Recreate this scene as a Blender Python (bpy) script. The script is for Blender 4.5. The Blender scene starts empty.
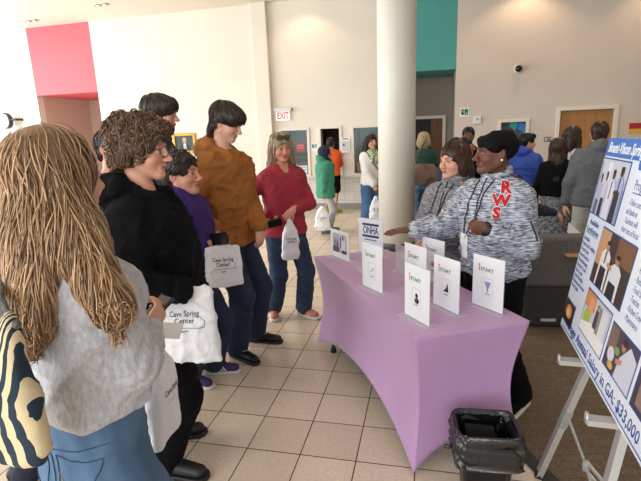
import bpy, math, random
import numpy as np
from mathutils import Vector, Matrix, noise
from mathutils.bvhtree import BVHTree

# ------------------------------------------------------------------ camera, world, light
SC = bpy.context.scene
COL = SC.collection
F = 462.0
RIGHT = np.array((0.9992706, -0.00849937, -0.03722949))
UP = np.array((0.03818735, 0.22240804, 0.97420552))
FWD = np.array((0.0, 0.97491662, -0.22257038))
EYE = np.array((0.0, 0.0, 1.68))
cd = bpy.data.cameras.new('camera'); cam = bpy.data.objects.new('camera', cd); COL.objects.link(cam)
cd.sensor_width = 36.0; cd.lens = F / 641 * 36; cd.clip_start = 0.05
M4 = Matrix([[RIGHT[i], UP[i], -FWD[i], EYE[i]] for i in range(3)] + [[0, 0, 0, 1]])
cam.matrix_world = M4
SC.camera = cam
SC.view_settings.view_transform = 'Standard'; SC.view_settings.look = 'None'
SC.view_settings.gamma = 1; SC.view_settings.use_curve_mapping = False
SC.view_settings.exposure = 0.0

PSI = -0.22931                     # the building's own axes: a along the far wall, b towards it
CA, SA = math.cos(PSI), math.sin(PSI)
def W(a, b, z=0.0): return Vector((a * CA - b * SA, a * SA + b * CA, z))
def at(px, py, Y):                 # a point of the place, from its bearing and its distance
    d = FWD + RIGHT * (px - 320.5) / F - UP * (py - 240.5) / F
    return EYE + d * (Y / d[1])
def gz(px, py, z):
    d = FWD + RIGHT * (px - 320.5) / F - UP * (py - 240.5) / F
    return EYE + d * ((z - EYE[2]) / d[2])

w = bpy.data.worlds.new('sky'); SC.world = w; w.use_nodes = True
w.node_tree.nodes['Background'].inputs[0].default_value = (0.86, 0.93, 1.0, 1)
w.node_tree.nodes['Background'].inputs[1].default_value = 0.8
def area(name, loc, target, sx, sy, power, color):
    l = bpy.data.lights.new(name, 'AREA'); l.shape = 'RECTANGLE'; l.size = sx; l.size_y = sy
    l.energy = power; l.color = color
    o = bpy.data.objects.new(name, l); COL.objects.link(o); o.location = loc
    o.rotation_euler = (Vector(target) - Vector(loc)).to_track_quat('-Z', 'Y').to_euler(); return o
area('window_daylight_left', W(-11.3, 3.5, 2.3), W(0, 4.5, 1.2), 12, 3.6, 950, (0.93, 0.97, 1.0))
area('window_daylight_rear', W(-3.0, -4.5, 2.6), W(-0.5, 5.0, 1.2), 9, 3.2, 400, (0.97, 0.98, 1.0))  # added soft fill from the open rear side, no windows built there
def spot(loc, power, size=100, color=(1.0, 0.72, 0.45), r=0.06, tgt=None, blend=0.6):  # serves the wall downlights and the added ceiling fill
    l = bpy.data.lights.new('downlight_bulb', 'SPOT'); l.energy = power; l.color = color
    l.spot_size = math.radians(size); l.spot_blend = blend; l.shadow_soft_size = r
    o = bpy.data.objects.new('downlight_bulb', l); COL.objects.link(o); o.location = loc
    if tgt is not None: o.rotation_euler = (Vector(tgt) - Vector(loc)).to_track_quat('-Z', 'Y').to_euler()
CEIL = 4.52; WALL = 10.42

# ------------------------------------------------------------------ materials
def srgb(h):
    h = h.lstrip('#'); v = [int(h[i:i + 2], 16) / 255 for i in (0, 2, 4)]
    return tuple((c / 12.92 if c <= .04045 else ((c + .055) / 1.055) ** 2.4) for c in v)
MATS = {}
def mat(name, color='#888888', rough=0.7, var=0.0, vscale=8.0, stretch=(1, 1, 1), bump=0.0, bscale=60.0, bstretch=(1, 1, 1),
        metal=0.0, attr=False, color2=None, trans=0.0, emit=0.0, ramp=(0.35, 0.65), sheen=0.0, spec=None, detail=3.0, bdist=0.01, sss=0.0, alpha=None):
    if name in MATS: return MATS[name]
    m = bpy.data.materials.new(name); m.use_nodes = True; nt = m.node_tree; N = nt.nodes; Lk = nt.links
    b = N['Principled BSDF']; c = srgb(color) if isinstance(color, str) else color
    b.inputs['Base Color'].default_value = (*c, 1); b.inputs['Roughness'].default_value = rough
    b.inputs['Metallic'].default_value = metal
    if trans: b.inputs['Transmission Weight'].default_value = trans
    if sheen: b.inputs['Sheen Weight'].default_value = sheen
    if spec is not None: b.inputs['Specular IOR Level'].default_value = spec
    if alpha is not None: b.inputs['Alpha'].default_value = alpha
    if sss: b.inputs['Subsurface Weight'].default_value = sss; b.inputs['Subsurface Radius'].default_value = (.02, .008, .004)
    if emit: b.inputs['Emission Color'].default_value = (*c, 1); b.inputs['Emission Strength'].default_value = emit
    tc = N.new('ShaderNodeTexCoord')
    src = None
    if attr:
        a = N.new('ShaderNodeAttribute'); a.attribute_name = 'Col'; src = a.outputs['Color']
        Lk.new(src, b.inputs['Base Color'])
    if var or color2:
        mp = N.new('ShaderNodeMapping'); mp.inputs['Scale'].default_value = stretch
        n = N.new('ShaderNodeTexNoise'); n.inputs['Scale'].default_value = vscale; n.inputs['Detail'].default_value = detail
        Lk.new(tc.outputs['Object'], mp.inputs[0]); Lk.new(mp.outputs[0], n.inputs['Vector'])
        r = N.new('ShaderNodeValToRGB'); r.color_ramp.elements[0].position = ramp[0]; r.color_ramp.elements[1].position = ramp[1]
        Lk.new(n.outputs['Fac'], r.inputs[0])
        if color2:
            r.color_ramp.elements[0].color = (*c, 1); r.color_ramp.elements[1].color = (*srgb(color2), 1)
            Lk.new(r.outputs[0], b.inputs['Base Color'])
        else:
            r.color_ramp.elements[0].color = (1 - var,) * 3 + (1,); r.color_ramp.elements[1].color = (1 + var * .6,) * 3 + (1,)
            mx = N.new('ShaderNodeMix'); mx.data_type = 'RGBA'; mx.blend_type = 'MULTIPLY'; mx.inputs[0].default_value = 1
            if src: Lk.new(src, mx.inputs[6])
            else: mx.inputs[6].default_value = (*c, 1)
            Lk.new(r.outputs[0], mx.inputs[7]); Lk.new(mx.outputs[2], b.inputs['Base Color'])
    if bump:
        mp2 = N.new('ShaderNodeMapping'); mp2.inputs['Scale'].default_value = bstretch
        n2 = N.new('ShaderNodeTexNoise'); n2.inputs['Scale'].default_value = bscale; n2.inputs['Detail'].default_value = 3
        Lk.new(tc.outputs['Object'], mp2.inputs[0]); Lk.new(mp2.outputs[0], n2.inputs['Vector'])
        bp = N.new('ShaderNodeBump'); bp.inputs['Strength'].default_value = bump; bp.inputs['Distance'].default_value = bdist
        Lk.new(n2.outputs['Fac'], bp.inputs['Height']); Lk.new(bp.outputs[0], b.inputs['Normal'])
    MATS[name] = m; return m
def flat(c, rough=0.6): return mat('plain_' + c.strip('#'), c, rough)

# ------------------------------------------------------------------ object helpers
def link(name, me, m=None, parent=None):
    o = bpy.data.objects.new(name, me); COL.objects.link(o)
    if parent is not None: o.parent = parent
    if m is not None: me.materials.append(m)
    return o
def tag(o, label=None, cat=None, group=None, kind=None):
    if label: o['label'] = label
    if cat: o['category'] = cat
    if group: o['group'] = group
    if kind: o['kind'] = kind
    return o
def thing(name, label, cat, loc=(0, 0, 0), rz=0.0, group=None):
    o = bpy.data.objects.new(name, None); COL.objects.link(o); o.location = loc; o.rotation_euler = (0, 0, rz)
    o.empty_display_size = 0.1
    return tag(o, label, cat, group)
class MB:
    """collects shapes; build() links them as ONE mesh object"""
    def __init__(s): s.v = []; s.f = []; s.mi = []; s.cur = 0
    def add(s, vs, fs):
        n = len(s.v); s.v += [tuple(v) for v in vs]; s.f += [tuple(i + n for i in f) for f in fs]; s.mi += [s.cur] * len(fs); return s
    def box(s, lo, hi, M=None):
        x0, y0, z0 = lo; x1, y1, z1 = hi
        vs = [Vector(p) for p in ((x0, y0, z0), (x1, y0, z0), (x1, y1, z0), (x0, y1, z0), (x0, y0, z1), (x1, y0, z1), (x1, y1, z1), (x0, y1, z1))]
        if M is not None: vs = [M @ v for v in vs]
        return s.add(vs, [(0, 3, 2, 1), (4, 5, 6, 7), (0, 1, 5, 4), (1, 2, 6, 5), (2, 3, 7, 6), (3, 0, 4, 7)])
    def rbox(s, lo, hi, r=0.01, M=None):          # box with chamfered vertical edges and top/bottom edges
        x0, y0, z0 = lo; x1, y1, z1 = hi
        def ring(z, i):
            a = [(x0 + i + r, y0 + i), (x1 - i - r, y0 + i), (x1 - i, y0 + i + r), (x1 - i, y1 - i - r), (x1 - i - r, y1 - i), (x0 + i + r, y1 - i), (x0 + i, y1 - i - r), (x0 + i, y0 + i + r)]
            return [Vector((x, y, z)) for x, y in a]
        rs = [ring(z0, r * .6), ring(z0 + r * .6, 0), ring(z1 - r * .6, 0), ring(z1, r * .6)]
        vs = [v for q in rs for v in q]
        if M is not None: vs = [M @ v for v in vs]
        fs = [tuple(range(7, -1, -1)), tuple(range(24, 32))]
        for k in range(3):
            for j in range(8): fs.append((k * 8 + j, k * 8 + (j + 1) % 8, k * 8 + 8 + (j + 1) % 8, k * 8 + 8 + j))
        return s.add(vs, fs)
    def tube(s, pts, r, n=8, caps=True, flat=None):
        pts = [Vector(p) for p in pts]; rr = r if isinstance(r, (list, tuple)) else [r] * len(pts)
        vs = []; fs = []; u = None
        for i, p in enumerate(pts):
            t = (pts[min(i + 1, len(pts) - 1)] - pts[max(i - 1, 0)]).normalized()
            if u is None: u = t.orthogonal().normalized() if flat is None else (Vector(flat) - t * Vector(flat).dot(t)).normalized()
            else: u = (u - t * u.dot(t)).normalized()
            v = t.cross(u); ra = rr[i]; rb = ra
            if isinstance(ra, (list, tuple)): ra, rb = ra
            for j in range(n):
                a = 2 * math.pi * (j + .5) / n; vs.append(p + u * math.cos(a) * ra + v * math.sin(a) * rb)
        for i in range(len(pts) - 1):
            for j in range(n): fs.append((i * n + j, i * n + (j + 1) % n, (i + 1) * n + (j + 1) % n, (i + 1) * n + j))
        if caps: fs.append(tuple(range(n - 1, -1, -1))); fs.append(tuple(range((len(pts) - 1) * n, len(pts) * n)))
        return s.add(vs, fs)
    def bar(s, a, b, wx, wy, side=(0, 0, 1)):      # rectangular bar
        return s.tube([a, b], [(wx * .7071, wy * .7071)] * 2 if True else 0, 4, flat=side)
    def lathe(s, prof, c=(0, 0, 0), n=32, sx=1, sy=1):
        vs = []; fs = []
        for r, z in prof:
            for j in range(n):
                a = 2 * math.pi * j / n; vs.append((c[0] + r * math.cos(a) * sx, c[1] + r * math.sin(a) * sy, c[2] + z))
        for i in range(len(prof) - 1):
            for j in range(n): fs.append((i * n + j, i * n + (j + 1) % n, (i + 1) * n + (j + 1) % n, (i + 1) * n + j))
        fs.append(tuple(range(n - 1, -1, -1))); fs.append(tuple(range((len(prof) - 1) * n, len(prof) * n)))
        return s.add(vs, fs)
    def poly(s, pts2, M, d=0.0):                   # flat (or extruded) outline in M's xy plane
        n = len(pts2)
        vs = [M @ Vector((x, y, 0)) for x, y in pts2]
        if not d: return s.add(vs, [tuple(range(n))])
        vs += [M @ Vector((x, y, d)) for x, y in pts2]
        fs = [tuple(range(n - 1, -1, -1)), tuple(range(n, 2 * n))] + [(i, (i + 1) % n, n + (i + 1) % n, n + i) for i in range(n)]
        return s.add(vs, fs)
    def build(s, name, m, parent=None, smooth=False, mats=None):
        me = bpy.data.meshes.new(name); me.from_pydata([tuple(v) for v in s.v], [], s.f); me.update()
        o = link(name, me, None if mats else m, parent)
        if mats:
            for q in mats: me.materials.append(q)
            me.polygons.foreach_set('material_index', s.mi)
        if smooth: me.polygons.foreach_set('use_smooth', [True] * len(me.polygons))
        return o
def bevel(o, w=0.005, n=2):
    md = o.modifiers.new('bevel', 'BEVEL'); md.width = w; md.segments = n; md.limit_method = 'ANGLE'; return o
def struct(o): o['kind'] = 'structure'; return o

def text_mesh(txt, size=1.0, align='CENTER', extrude=0.0, bold=0.0, shear=0.0, spacing=1.0):
    cu = bpy.data.curves.new('t', 'FONT'); cu.body = txt; cu.size = size; cu.align_x = align; cu.align_y = 'CENTER'
    cu.extrude = extrude; cu.offset = bold; cu.shear = shear; cu.space_character = spacing; cu.resolution_u = 2
    o = bpy.data.objects.new('t', cu); COL.objects.link(o)
    dg = bpy.context.evaluated_depsgraph_get(); me = bpy.data.meshes.new_from_object(o.evaluated_get(dg))
    vs = [v.co.copy() for v in me.vertices]; fs = [tuple(p.vertices) for p in me.polygons]
    bpy.data.objects.remove(o); bpy.data.curves.remove(cu); bpy.data.meshes.remove(me)
    return vs, fs
def text_obj(name, txt, size, M, m, parent, align='CENTER', width=None, thick=0.0004, **k):
    vs, fs = text_mesh(txt, size, align, thick, **k)
    sx = 1.0
    if width:
        xs = [v.x for v in vs]; sx = width / (max(xs) - min(xs))
    b = MB(); b.add([M @ Vector((v.x * sx, v.y, v.z)) for v in vs], fs)
    return b.build(name, m, parent)
def frame_mat(o, x, y):                            # matrix with origin o, x axis x, y axis y
    x = Vector(x).normalized(); y = Vector(y); y = (y - x * y.dot(x)).normalized(); z = x.cross(y)
    return Matrix(((x.x, y.x, z.x, o[0]), (x.y, y.y, z.y, o[1]), (x.z, y.z, z.z, o[2]), (0, 0, 0, 1)))

# ------------------------------------------------------------------ smooth solid modelling
def rotm(yaw=0, pitch=0, roll=0):                  # yaw about z, pitch about x (positive looks up), roll about y
    return np.array(Matrix.Rotation(yaw, 3, 'Z') @ Matrix.Rotation(pitch, 3, 'X') @ Matrix.Rotation(roll, 3, 'Y'))
class Pr:
    def __init__(s, kind, k=0.02, sub=False, **p): s.kind = kind; s.k = k; s.sub = sub; s.p = p
    def bb(s):
        p = s.p
        if s.kind == 'rc':
            a, b = p['a'], p['b']; ra, rb = p['ra'], p['rb']
            return np.minimum(a - ra, b - rb), np.maximum(a + ra, b + rb)
        if s.kind == 'el':
            e = np.abs(p['R']) @ p['r']; return p['c'] - e, p['c'] + e
        if s.kind == 'bx':
            e = np.abs(p['R']) @ p['h'] + p['r']; return p['c'] - e, p['c'] + e
        if s.kind == 'st':
            T = p['T']; return np.array(((T[:, 1] - T[:, 3]).min(), (T[:, 2] - T[:, 4]).min(), T[0, 0])), np.array(((T[:, 1] + T[:, 3]).max(), (T[:, 2] + T[:, 4]).max(), T[-1, 0]))
    def d(s, X, Y, Z):
        p = s.p
        if s.kind == 'rc':
            a, b, ra, rb, fl = p['a'], p['b'], p['ra'], p['rb'], p['flat']
            qx, qy, qz = X - a[0], Y - a[1], Z - a[2]; ba = b - a
            if fl is not None:
                ax, sc = fl; c = (qx * ax[0] + qy * ax[1] + qz * ax[2]) * (1 / sc - 1)
                qx = qx + ax[0] * c; qy = qy + ax[1] * c; qz = qz + ax[2] * c; ba = ba + ax * (ba @ ax) * (1 / sc - 1)
            t = np.clip((qx * ba[0] + qy * ba[1] + qz * ba[2]) / max(ba @ ba, 1e-9), 0, 1)
            return np.sqrt((qx - t * ba[0]) ** 2 + (qy - t * ba[1]) ** 2 + (qz - t * ba[2]) ** 2) - (ra + (rb - ra) * t)
        if s.kind in ('el', 'bx'):
            c, R = p['c'], p['R']; x, y, z = X - c[0], Y - c[1], Z - c[2]
            u = R[0, 0] * x + R[1, 0] * y + R[2, 0] * z; v = R[0, 1] * x + R[1, 1] * y + R[2, 1] * z; q = R[0, 2] * x + R[1, 2] * y + R[2, 2] * z
            if s.kind == 'el':
                r = p['r']; k0 = np.sqrt((u / r[0]) ** 2 + (v / r[1]) ** 2 + (q / r[2]) ** 2)
                k1 = np.sqrt((u / r[0] ** 2) ** 2 + (v / r[1] ** 2) ** 2 + (q / r[2] ** 2) ** 2)
                return k0 * (k0 - 1) / (k1 + 1e-6)
            h = p['h']; du, dv, dq = np.abs(u) - h[0], np.abs(v) - h[1], np.abs(q) - h[2]
            return np.sqrt(np.maximum(du, 0) ** 2 + np.maximum(dv, 0) ** 2 + np.maximum(dq, 0) ** 2) + np.minimum(np.maximum(du, np.maximum(dv, dq)), 0) - p['r']
        if s.kind == 'st':
            T = p['T']; z = Z
            cx, cy, rx, ry = (np.interp(z, T[:, 0], T[:, i]) for i in (1, 2, 3, 4))
            e = p['e']
            k0 = ((np.abs(X - cx) / rx) ** e + (np.abs(Y - cy) / ry) ** e) ** (1 / e)
            d = (k0 - 1) * np.minimum(rx, ry)
            dz = np.maximum(T[0, 0] - z, z - T[-1, 0]) + 0 * d; r = p['round']
            a = np.maximum(d + r, 0); b2 = np.maximum(dz + r, 0)
            return np.sqrt(a * a + b2 * b2) + np.minimum(np.maximum(d + r, dz + r), 0) - r
V3 = lambda v: np.array(v, float)
def RC(a, b, ra, rb=None, k=0.02, sub=False, flat=None):
    if flat is not None:
        ax = V3(flat[0]); flat = (ax / np.linalg.norm(ax), flat[1])
    return Pr('rc', k, sub, a=V3(a), b=V3(b), ra=ra, rb=ra if rb is None else rb, flat=flat)
def EL(c, r, k=0.02, sub=False, R=None): return Pr('el', k, sub, c=V3(c), r=V3(r), R=np.eye(3) if R is None else R)
def BX(c, h, r=0.01, k=0.02, sub=False, R=None): return Pr('bx', k, sub, c=V3(c), h=V3(h), r=r, R=np.eye(3) if R is None else R)
def ST(rows, k=0.02, e=2.3, rnd=0.012, sub=False):
    T = np.array(rows, float); T = T[np.argsort(T[:, 0])]
    zz = np.linspace(T[0, 0], T[-1, 0], 60); out = [zz]
    for i in range(1, 5):
        v = np.interp(zz, T[:, 0], T[:, i]); vp = np.pad(v, 3, mode='edge'); out.append(np.convolve(vp, np.ones(7) / 7, 'valid'))
    return Pr('st', k, sub, T=np.stack(out, 1), e=e, round=rnd)
def xf(prims, R, t, s=1.0):
    out = []
    for p in prims:
        q = dict(p.p)
        if p.kind == 'rc':
            q['a'] = R @ q['a'] * s + t; q['b'] = R @ q['b'] * s + t; q['ra'] *= s; q['rb'] *= s
            if q['flat'] is not None: q['flat'] = (R @ q['flat'][0], q['flat'][1])
        else:
            q['c'] = R @ q['c'] * s + t; q['R'] = R @ q['R']
            if p.kind == 'el': q['r'] = q['r'] * s
            else: q['h'] = q['h'] * s; q['r'] = q['r'] * s
        out.append(Pr(p.kind, p.k * s, p.sub, **q))
    return out
def sdf(prims, P):
    v = np.full(P.shape[0], 0.5)
    for p in prims:
        d = p.d(P[:, 0], P[:, 1], P[:, 2])
        if p.sub: h = np.clip(.5 - .5 * (v + d) / p.k, 0, 1); v = v * (1 - h) - d * h + p.k * h * (1 - h)
        else: h = np.clip(.5 + .5 * (v - d) / p.k, 0, 1); v = v * (1 - h) + d * h - p.k * h * (1 - h)
    return v
def grad(prims, P, e=0.002):
    g = np.stack([sdf(prims, P + dv) - sdf(prims, P - dv) for dv in np.eye(3) * e], 1)
    return g / (np.linalg.norm(g, axis=1, keepdims=True) + 1e-9)
def axis(lo, hi, res, fine, fres):
    cuts = [(a - .012, b + .012) for a, b in fine]; x = lo; out = [lo]
    while x < hi:
        f = any(a <= x <= b for a, b in cuts); x += fres if f else res; out.append(x)
    return np.array(out)
def mesh_sdf(prims, res=0.012, fine=(), fres=0.004):
    """one continuous surface around the blended shapes; returns verts, quads"""
    los, his = zip(*[p.bb() for p in prims if not p.sub]); lo = np.min(los, 0) - .02; hi = np.max(his, 0) + .02
    ax = [axis(lo[i], hi[i], res, [(f[0][i], f[1][i]) for f in fine], fres) for i in range(3)]
    V = np.full([len(a) for a in ax], 0.08, np.float32)
    for p in prims:
        bl, bh = p.bb(); m = p.k + 0.03; ii = []
        for i in range(3):
            a = max(np.searchsorted(ax[i], bl[i] - m) - 1, 0); b = min(np.searchsorted(ax[i], bh[i] + m) + 1, len(ax[i])); ii.append((a, b))
        if any(b - a < 1 for a, b in ii): continue
        sl = tuple(slice(a, b) for a, b in ii)
        X = ax[0][sl[0]][:, None, None]; Y = ax[1][sl[1]][None, :, None]; Z = ax[2][sl[2]][None, None, :]
        d = p.d(X, Y, Z).astype(np.float32); v = V[sl]
        if p.sub: h = np.clip(.5 - .5 * (v + d) / p.k, 0, 1); V[sl] = v * (1 - h) - d * h + p.k * h * (1 - h)
        else: h = np.clip(.5 + .5 * (v - d) / p.k, 0, 1); V[sl] = v * (1 - h) + d * h - p.k * h * (1 - h)
    V[V == 0] = 1e-6
    S = V < 0; nx, ny, nz = V.shape
    cnt = np.zeros((nx - 1, ny - 1, nz - 1), np.int8); 
    for i in (0, 1):
        for j in (0, 1):
            for k in (0, 1): cnt += S[i:nx - 1 + i, j:ny - 1 + j, k:nz - 1 + k]
    act = (cnt > 0) & (cnt < 8); ci = np.argwhere(act); n = len(ci)
    idx = np.full(act.shape, -1, np.int64); idx[act] = np.arange(n)
    acc = np.zeros((n, 3)); num = np.zeros(n)
    G = [a for a in ax]
    for d in range(3):
        o1, o2 = [k for k in range(3) if k != d]
        for i in (0, 1):
            for j in (0, 1):
                q0 = ci.copy(); q0[:, o1] += i; q0[:, o2] += j; q1 = q0.copy(); q1[:, d] += 1
                v0 = V[q0[:, 0], q0[:, 1], q0[:, 2]]; v1 = V[q1[:, 0], q1[:, 1], q1[:, 2]]
                c = (v0 < 0) != (v1 < 0); t = np.where(c, v0 / np.where(c, v0 - v1, 1), 0)
                pt = np.stack([G[k][q0[:, k]] for k in range(3)], 1).astype(float)
                pt[:, d] += t * (G[d][q1[:, d]] - G[d][q0[:, d]])
                acc[c] += pt[c]; num[c] += 1
    verts = acc / num[:, None]
    quads = []
    for d in range(3):
        o1, o2 = [(1, 2), (2, 0), (0, 1)][d]
        a = [slice(None)] * 3; b = [slice(None)] * 3; a[d] = slice(0, -1); b[d] = slice(1, None)
        ch = S[tuple(a)] != S[tuple(b)]; e = np.argwhere(ch)
        e = e[(e[:, o1] > 0) & (e[:, o2] > 0) & (e[:, o1] < V.shape[o1] - 1) & (e[:, o2] < V.shape[o2] - 1)]
        if not len(e): continue
        def cell(di, dj):
            q = e.copy(); q[:, o1] -= di; q[:, o2] -= dj; return idx[q[:, 0], q[:, 1], q[:, 2]]
        q = np.stack([cell(1, 1), cell(0, 1), cell(0, 0), cell(1, 0)], 1)
        inside = S[e[:, 0], e[:, 1], e[:, 2]]; q[~inside] = q[~inside][:, ::-1]
        quads.append(q)
    Q = np.concatenate(quads); Q = Q[(Q >= 0).all(1)]
    return verts, Q
def relax(v, Q, it=1, f=0.5):
    for _ in range(it):
        s = np.zeros_like(v); c = np.zeros(len(v))
        for i in range(4):
            a, b = Q[:, i], Q[:, (i + 1) % 4]
            for k in range(3): s[:, k] += np.bincount(a, v[b, k], len(v)) + np.bincount(b, v[a, k], len(v))
            c += np.bincount(a, minlength=len(v)) + np.bincount(b, minlength=len(v))
        v = v * (1 - f) + f * s / np.maximum(c, 1)[:, None]
    return v
def vnormals(v, Q):
    fn = np.cross(v[Q[:, 2]] - v[Q[:, 0]], v[Q[:, 3]] - v[Q[:, 1]]); n = np.zeros_like(v)
    for i in range(4):
        for k in range(3): n[:, k] += np.bincount(Q[:, i], fn[:, k], len(v))
    return n / (np.linalg.norm(n, axis=1, keepdims=True) + 1e-12)
def _hash(ix, iy, iz, seed):
    h = (ix * 374761393 + iy * 668265263 + iz * 2147483647 + seed * 974634777) & 0xffffffff
    h = ((h ^ (h >> 13)) * 1274126177) & 0xffffffff; h = h ^ (h >> 16); return (h & 0xffff) / 65535.0
def vnoise(P, f, seed=0):
    q = P * f; i = np.floor(q).astype(np.int64); t = q - i; t = t * t * (3 - 2 * t); r = 0
    for a in (0, 1):
        for b in (0, 1):
            for c in (0, 1):
                wt = (t[:, 0] if a else 1 - t[:, 0]) * (t[:, 1] if b else 1 - t[:, 1]) * (t[:, 2] if c else 1 - t[:, 2])
                r = r + wt * _hash(i[:, 0] + a, i[:, 1] + b, i[:, 2] + c, seed)
    return r
def folds(v, Q, amp=0.008, f=(7, 7, 13), seed=1):
    n = vnormals(v, Q); w1 = vnoise(v, 5.0, seed + 9)[:, None]
    p = v + 0.12 * (np.stack([vnoise(v, 4.0, seed + i) for i in range(3)], 1) - .5)
    r = 1 - np.abs(2 * vnoise(p, np.array(f), seed) - 1); r2 = 1 - np.abs(2 * vnoise(p, np.array(f) * 2.3, seed + 5) - 1)
    ca, sa = math.cos(.7), math.sin(.7)
    pd = np.stack([p[:, 0] * ca + p[:, 2] * sa, p[:, 1], -p[:, 0] * sa + p[:, 2] * ca], 1)
    pe = np.stack([p[:, 0] * ca - p[:, 2] * sa, p[:, 1], p[:, 0] * sa + p[:, 2] * ca], 1)
    r3 = 1 - np.abs(2 * vnoise(pd, np.array((4, 6, 13)), seed + 7) - 1); r4 = 1 - np.abs(2 * vnoise(pe, np.array((4, 6, 15)), seed + 8) - 1)
    d = amp * ((r ** 3 - .3) * (.3 + w1[:, 0]) + .35 * (r2 ** 3 - .3) + .7 * (r3 ** 4 - .2) * w1[:, 0] * 1.3 + .7 * (r4 ** 4 - .2) * (1.2 - w1[:, 0]))
    return v + n * d[:, None]
def np_obj(name, v, Q, m, parent=None, cols=None, smooth=True):
    me = bpy.data.meshes.new(name); me.vertices.add(len(v)); me.vertices.foreach_set('co', v.astype(np.float32).ravel())
    k = Q.shape[1]; me.loops.add(len(Q) * k); me.loops.foreach_set('vertex_index', Q.astype(np.int32).ravel())
    me.polygons.add(len(Q)); me.polygons.foreach_set('loop_start', (np.arange(len(Q)) * k).astype(np.int32))
    me.polygons.foreach_set('use_smooth', np.ones(len(Q), bool) if smooth else np.zeros(len(Q), bool))
    me.update(calc_edges=True)
    if cols is not None:
        a = me.color_attributes.new('Col', 'FLOAT_COLOR', 'POINT'); a.data.foreach_set('color', np.concatenate([cols, np.ones((len(v), 1))], 1).astype(np.float32).ravel())
    return link(name, me, m, parent)
def solid(name, prims, m, parent=None, res=0.012, amp=0.0, f=(7, 7, 13), seed=1, fine=(), fres=0.004, rel=1, cols=None):
    v, Q = mesh_sdf(prims, res, fine, fres); v = relax(v, Q, rel)
    if amp: v = folds(v, Q, amp, f, seed)
    return np_obj(name, v, Q, m, parent, cols)

# ------------------------------------------------------------------ people
def head_prims(fem=0.0, jaw=1.0):
    j = jaw
    P = [EL((0, -.018, .030), (.074, .093, .083), .01), EL((0, .022, -.028), (.060 * (.5 + .5 * j), .068, .080), .03)]
    for s in (-1, 1):
        P += [RC((s * .050 * j, -.002, -.052), (s * .012, .066, -.096), .024, .016, k=.03),
              EL((s * .037 * j, .056, -.034), (.026, .026, .024), .025),
              RC((s * .014, .090, .024), (s * .046, .070, .022), .007, .006, k=.014)]
    P += [EL((0, .074, -.096), (.021, .018, .017), .02)]
    for s in (-1, 1): P += [EL((s * .031, .099, .001), (.019, .020, .0125), .014, True)]
    for s in (-1, 1): P += [EL((s * .031, .0765, .001), (.0135, .0135, .0135), .003)]
    P += [RC((0, .088, .012), (0, .112, -.030), .0085, .0105, k=.012), EL((0, .115, -.033), (.0115, .012, .010), .008)]
    for s in (-1, 1): P += [EL((s * .012, .103, -.037), (.009, .011, .008), .008)]
    P += [RC((-.022, .082, -.063), (0, .0945, -.058), .005, .0065, k=.008), RC((.022, .082, -.063), (0, .0945, -.058), .005, .0065, k=.008),
          RC((-.018, .083, -.0715), (.018, .083, -.0715), .006, k=.008), EL((0, .090, -.071), (.012, .0065, .006), .008)]
    for s in (-1, 1):
        R = rotm(s * .35, 0, s * .1)
        P += [EL((s * .077, -.012, -.008), (.009, .019, .032), .008, R=R), EL((s * .086, -.004, -.004), (.006, .009, .016), .006, True, R=R)]
    return P
def head_paint(skin, brow, lips, iris=(.06, .04, .03)):
    sk = np.array(skin); out = []; lips = np.array(lips) * .55 + sk * (.40, .28, .28)
    for s in (-1, 1):
        out += [((s * .040, .078, -.032), (.028, .03, .024), sk * (1.0, .88, .86), .6),
                ((s * .080, -.01, -.01), (.02, .03, .04), sk * (1.0, .86, .82), .6),
                ((s * .030, .088, .024), (.019, .02, .0045), np.array(brow), .85),
                ((s * .031, .090, .0075), (.016, .02, .003), sk * .30, .9),
                ((s * .031, .092, .000), (.0135, .02, .0055), np.array((.34, .32, .30)), 1.0),
                ((s * .031, .092, .001), (.0062, .02, .0060), np.array(iris), 2.0)]
    out += [((0, .118, -.034), (.016, .016, .013), sk * (1.0, .90, .88), .5),
            ((0, .092, -.0665), (.023, .02, .0125), np.array(lips), 1.3), ((0, .09, -.0655), (.021, .025, .0022), np.array(lips) * .35, 1.2)]
    return out
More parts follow.
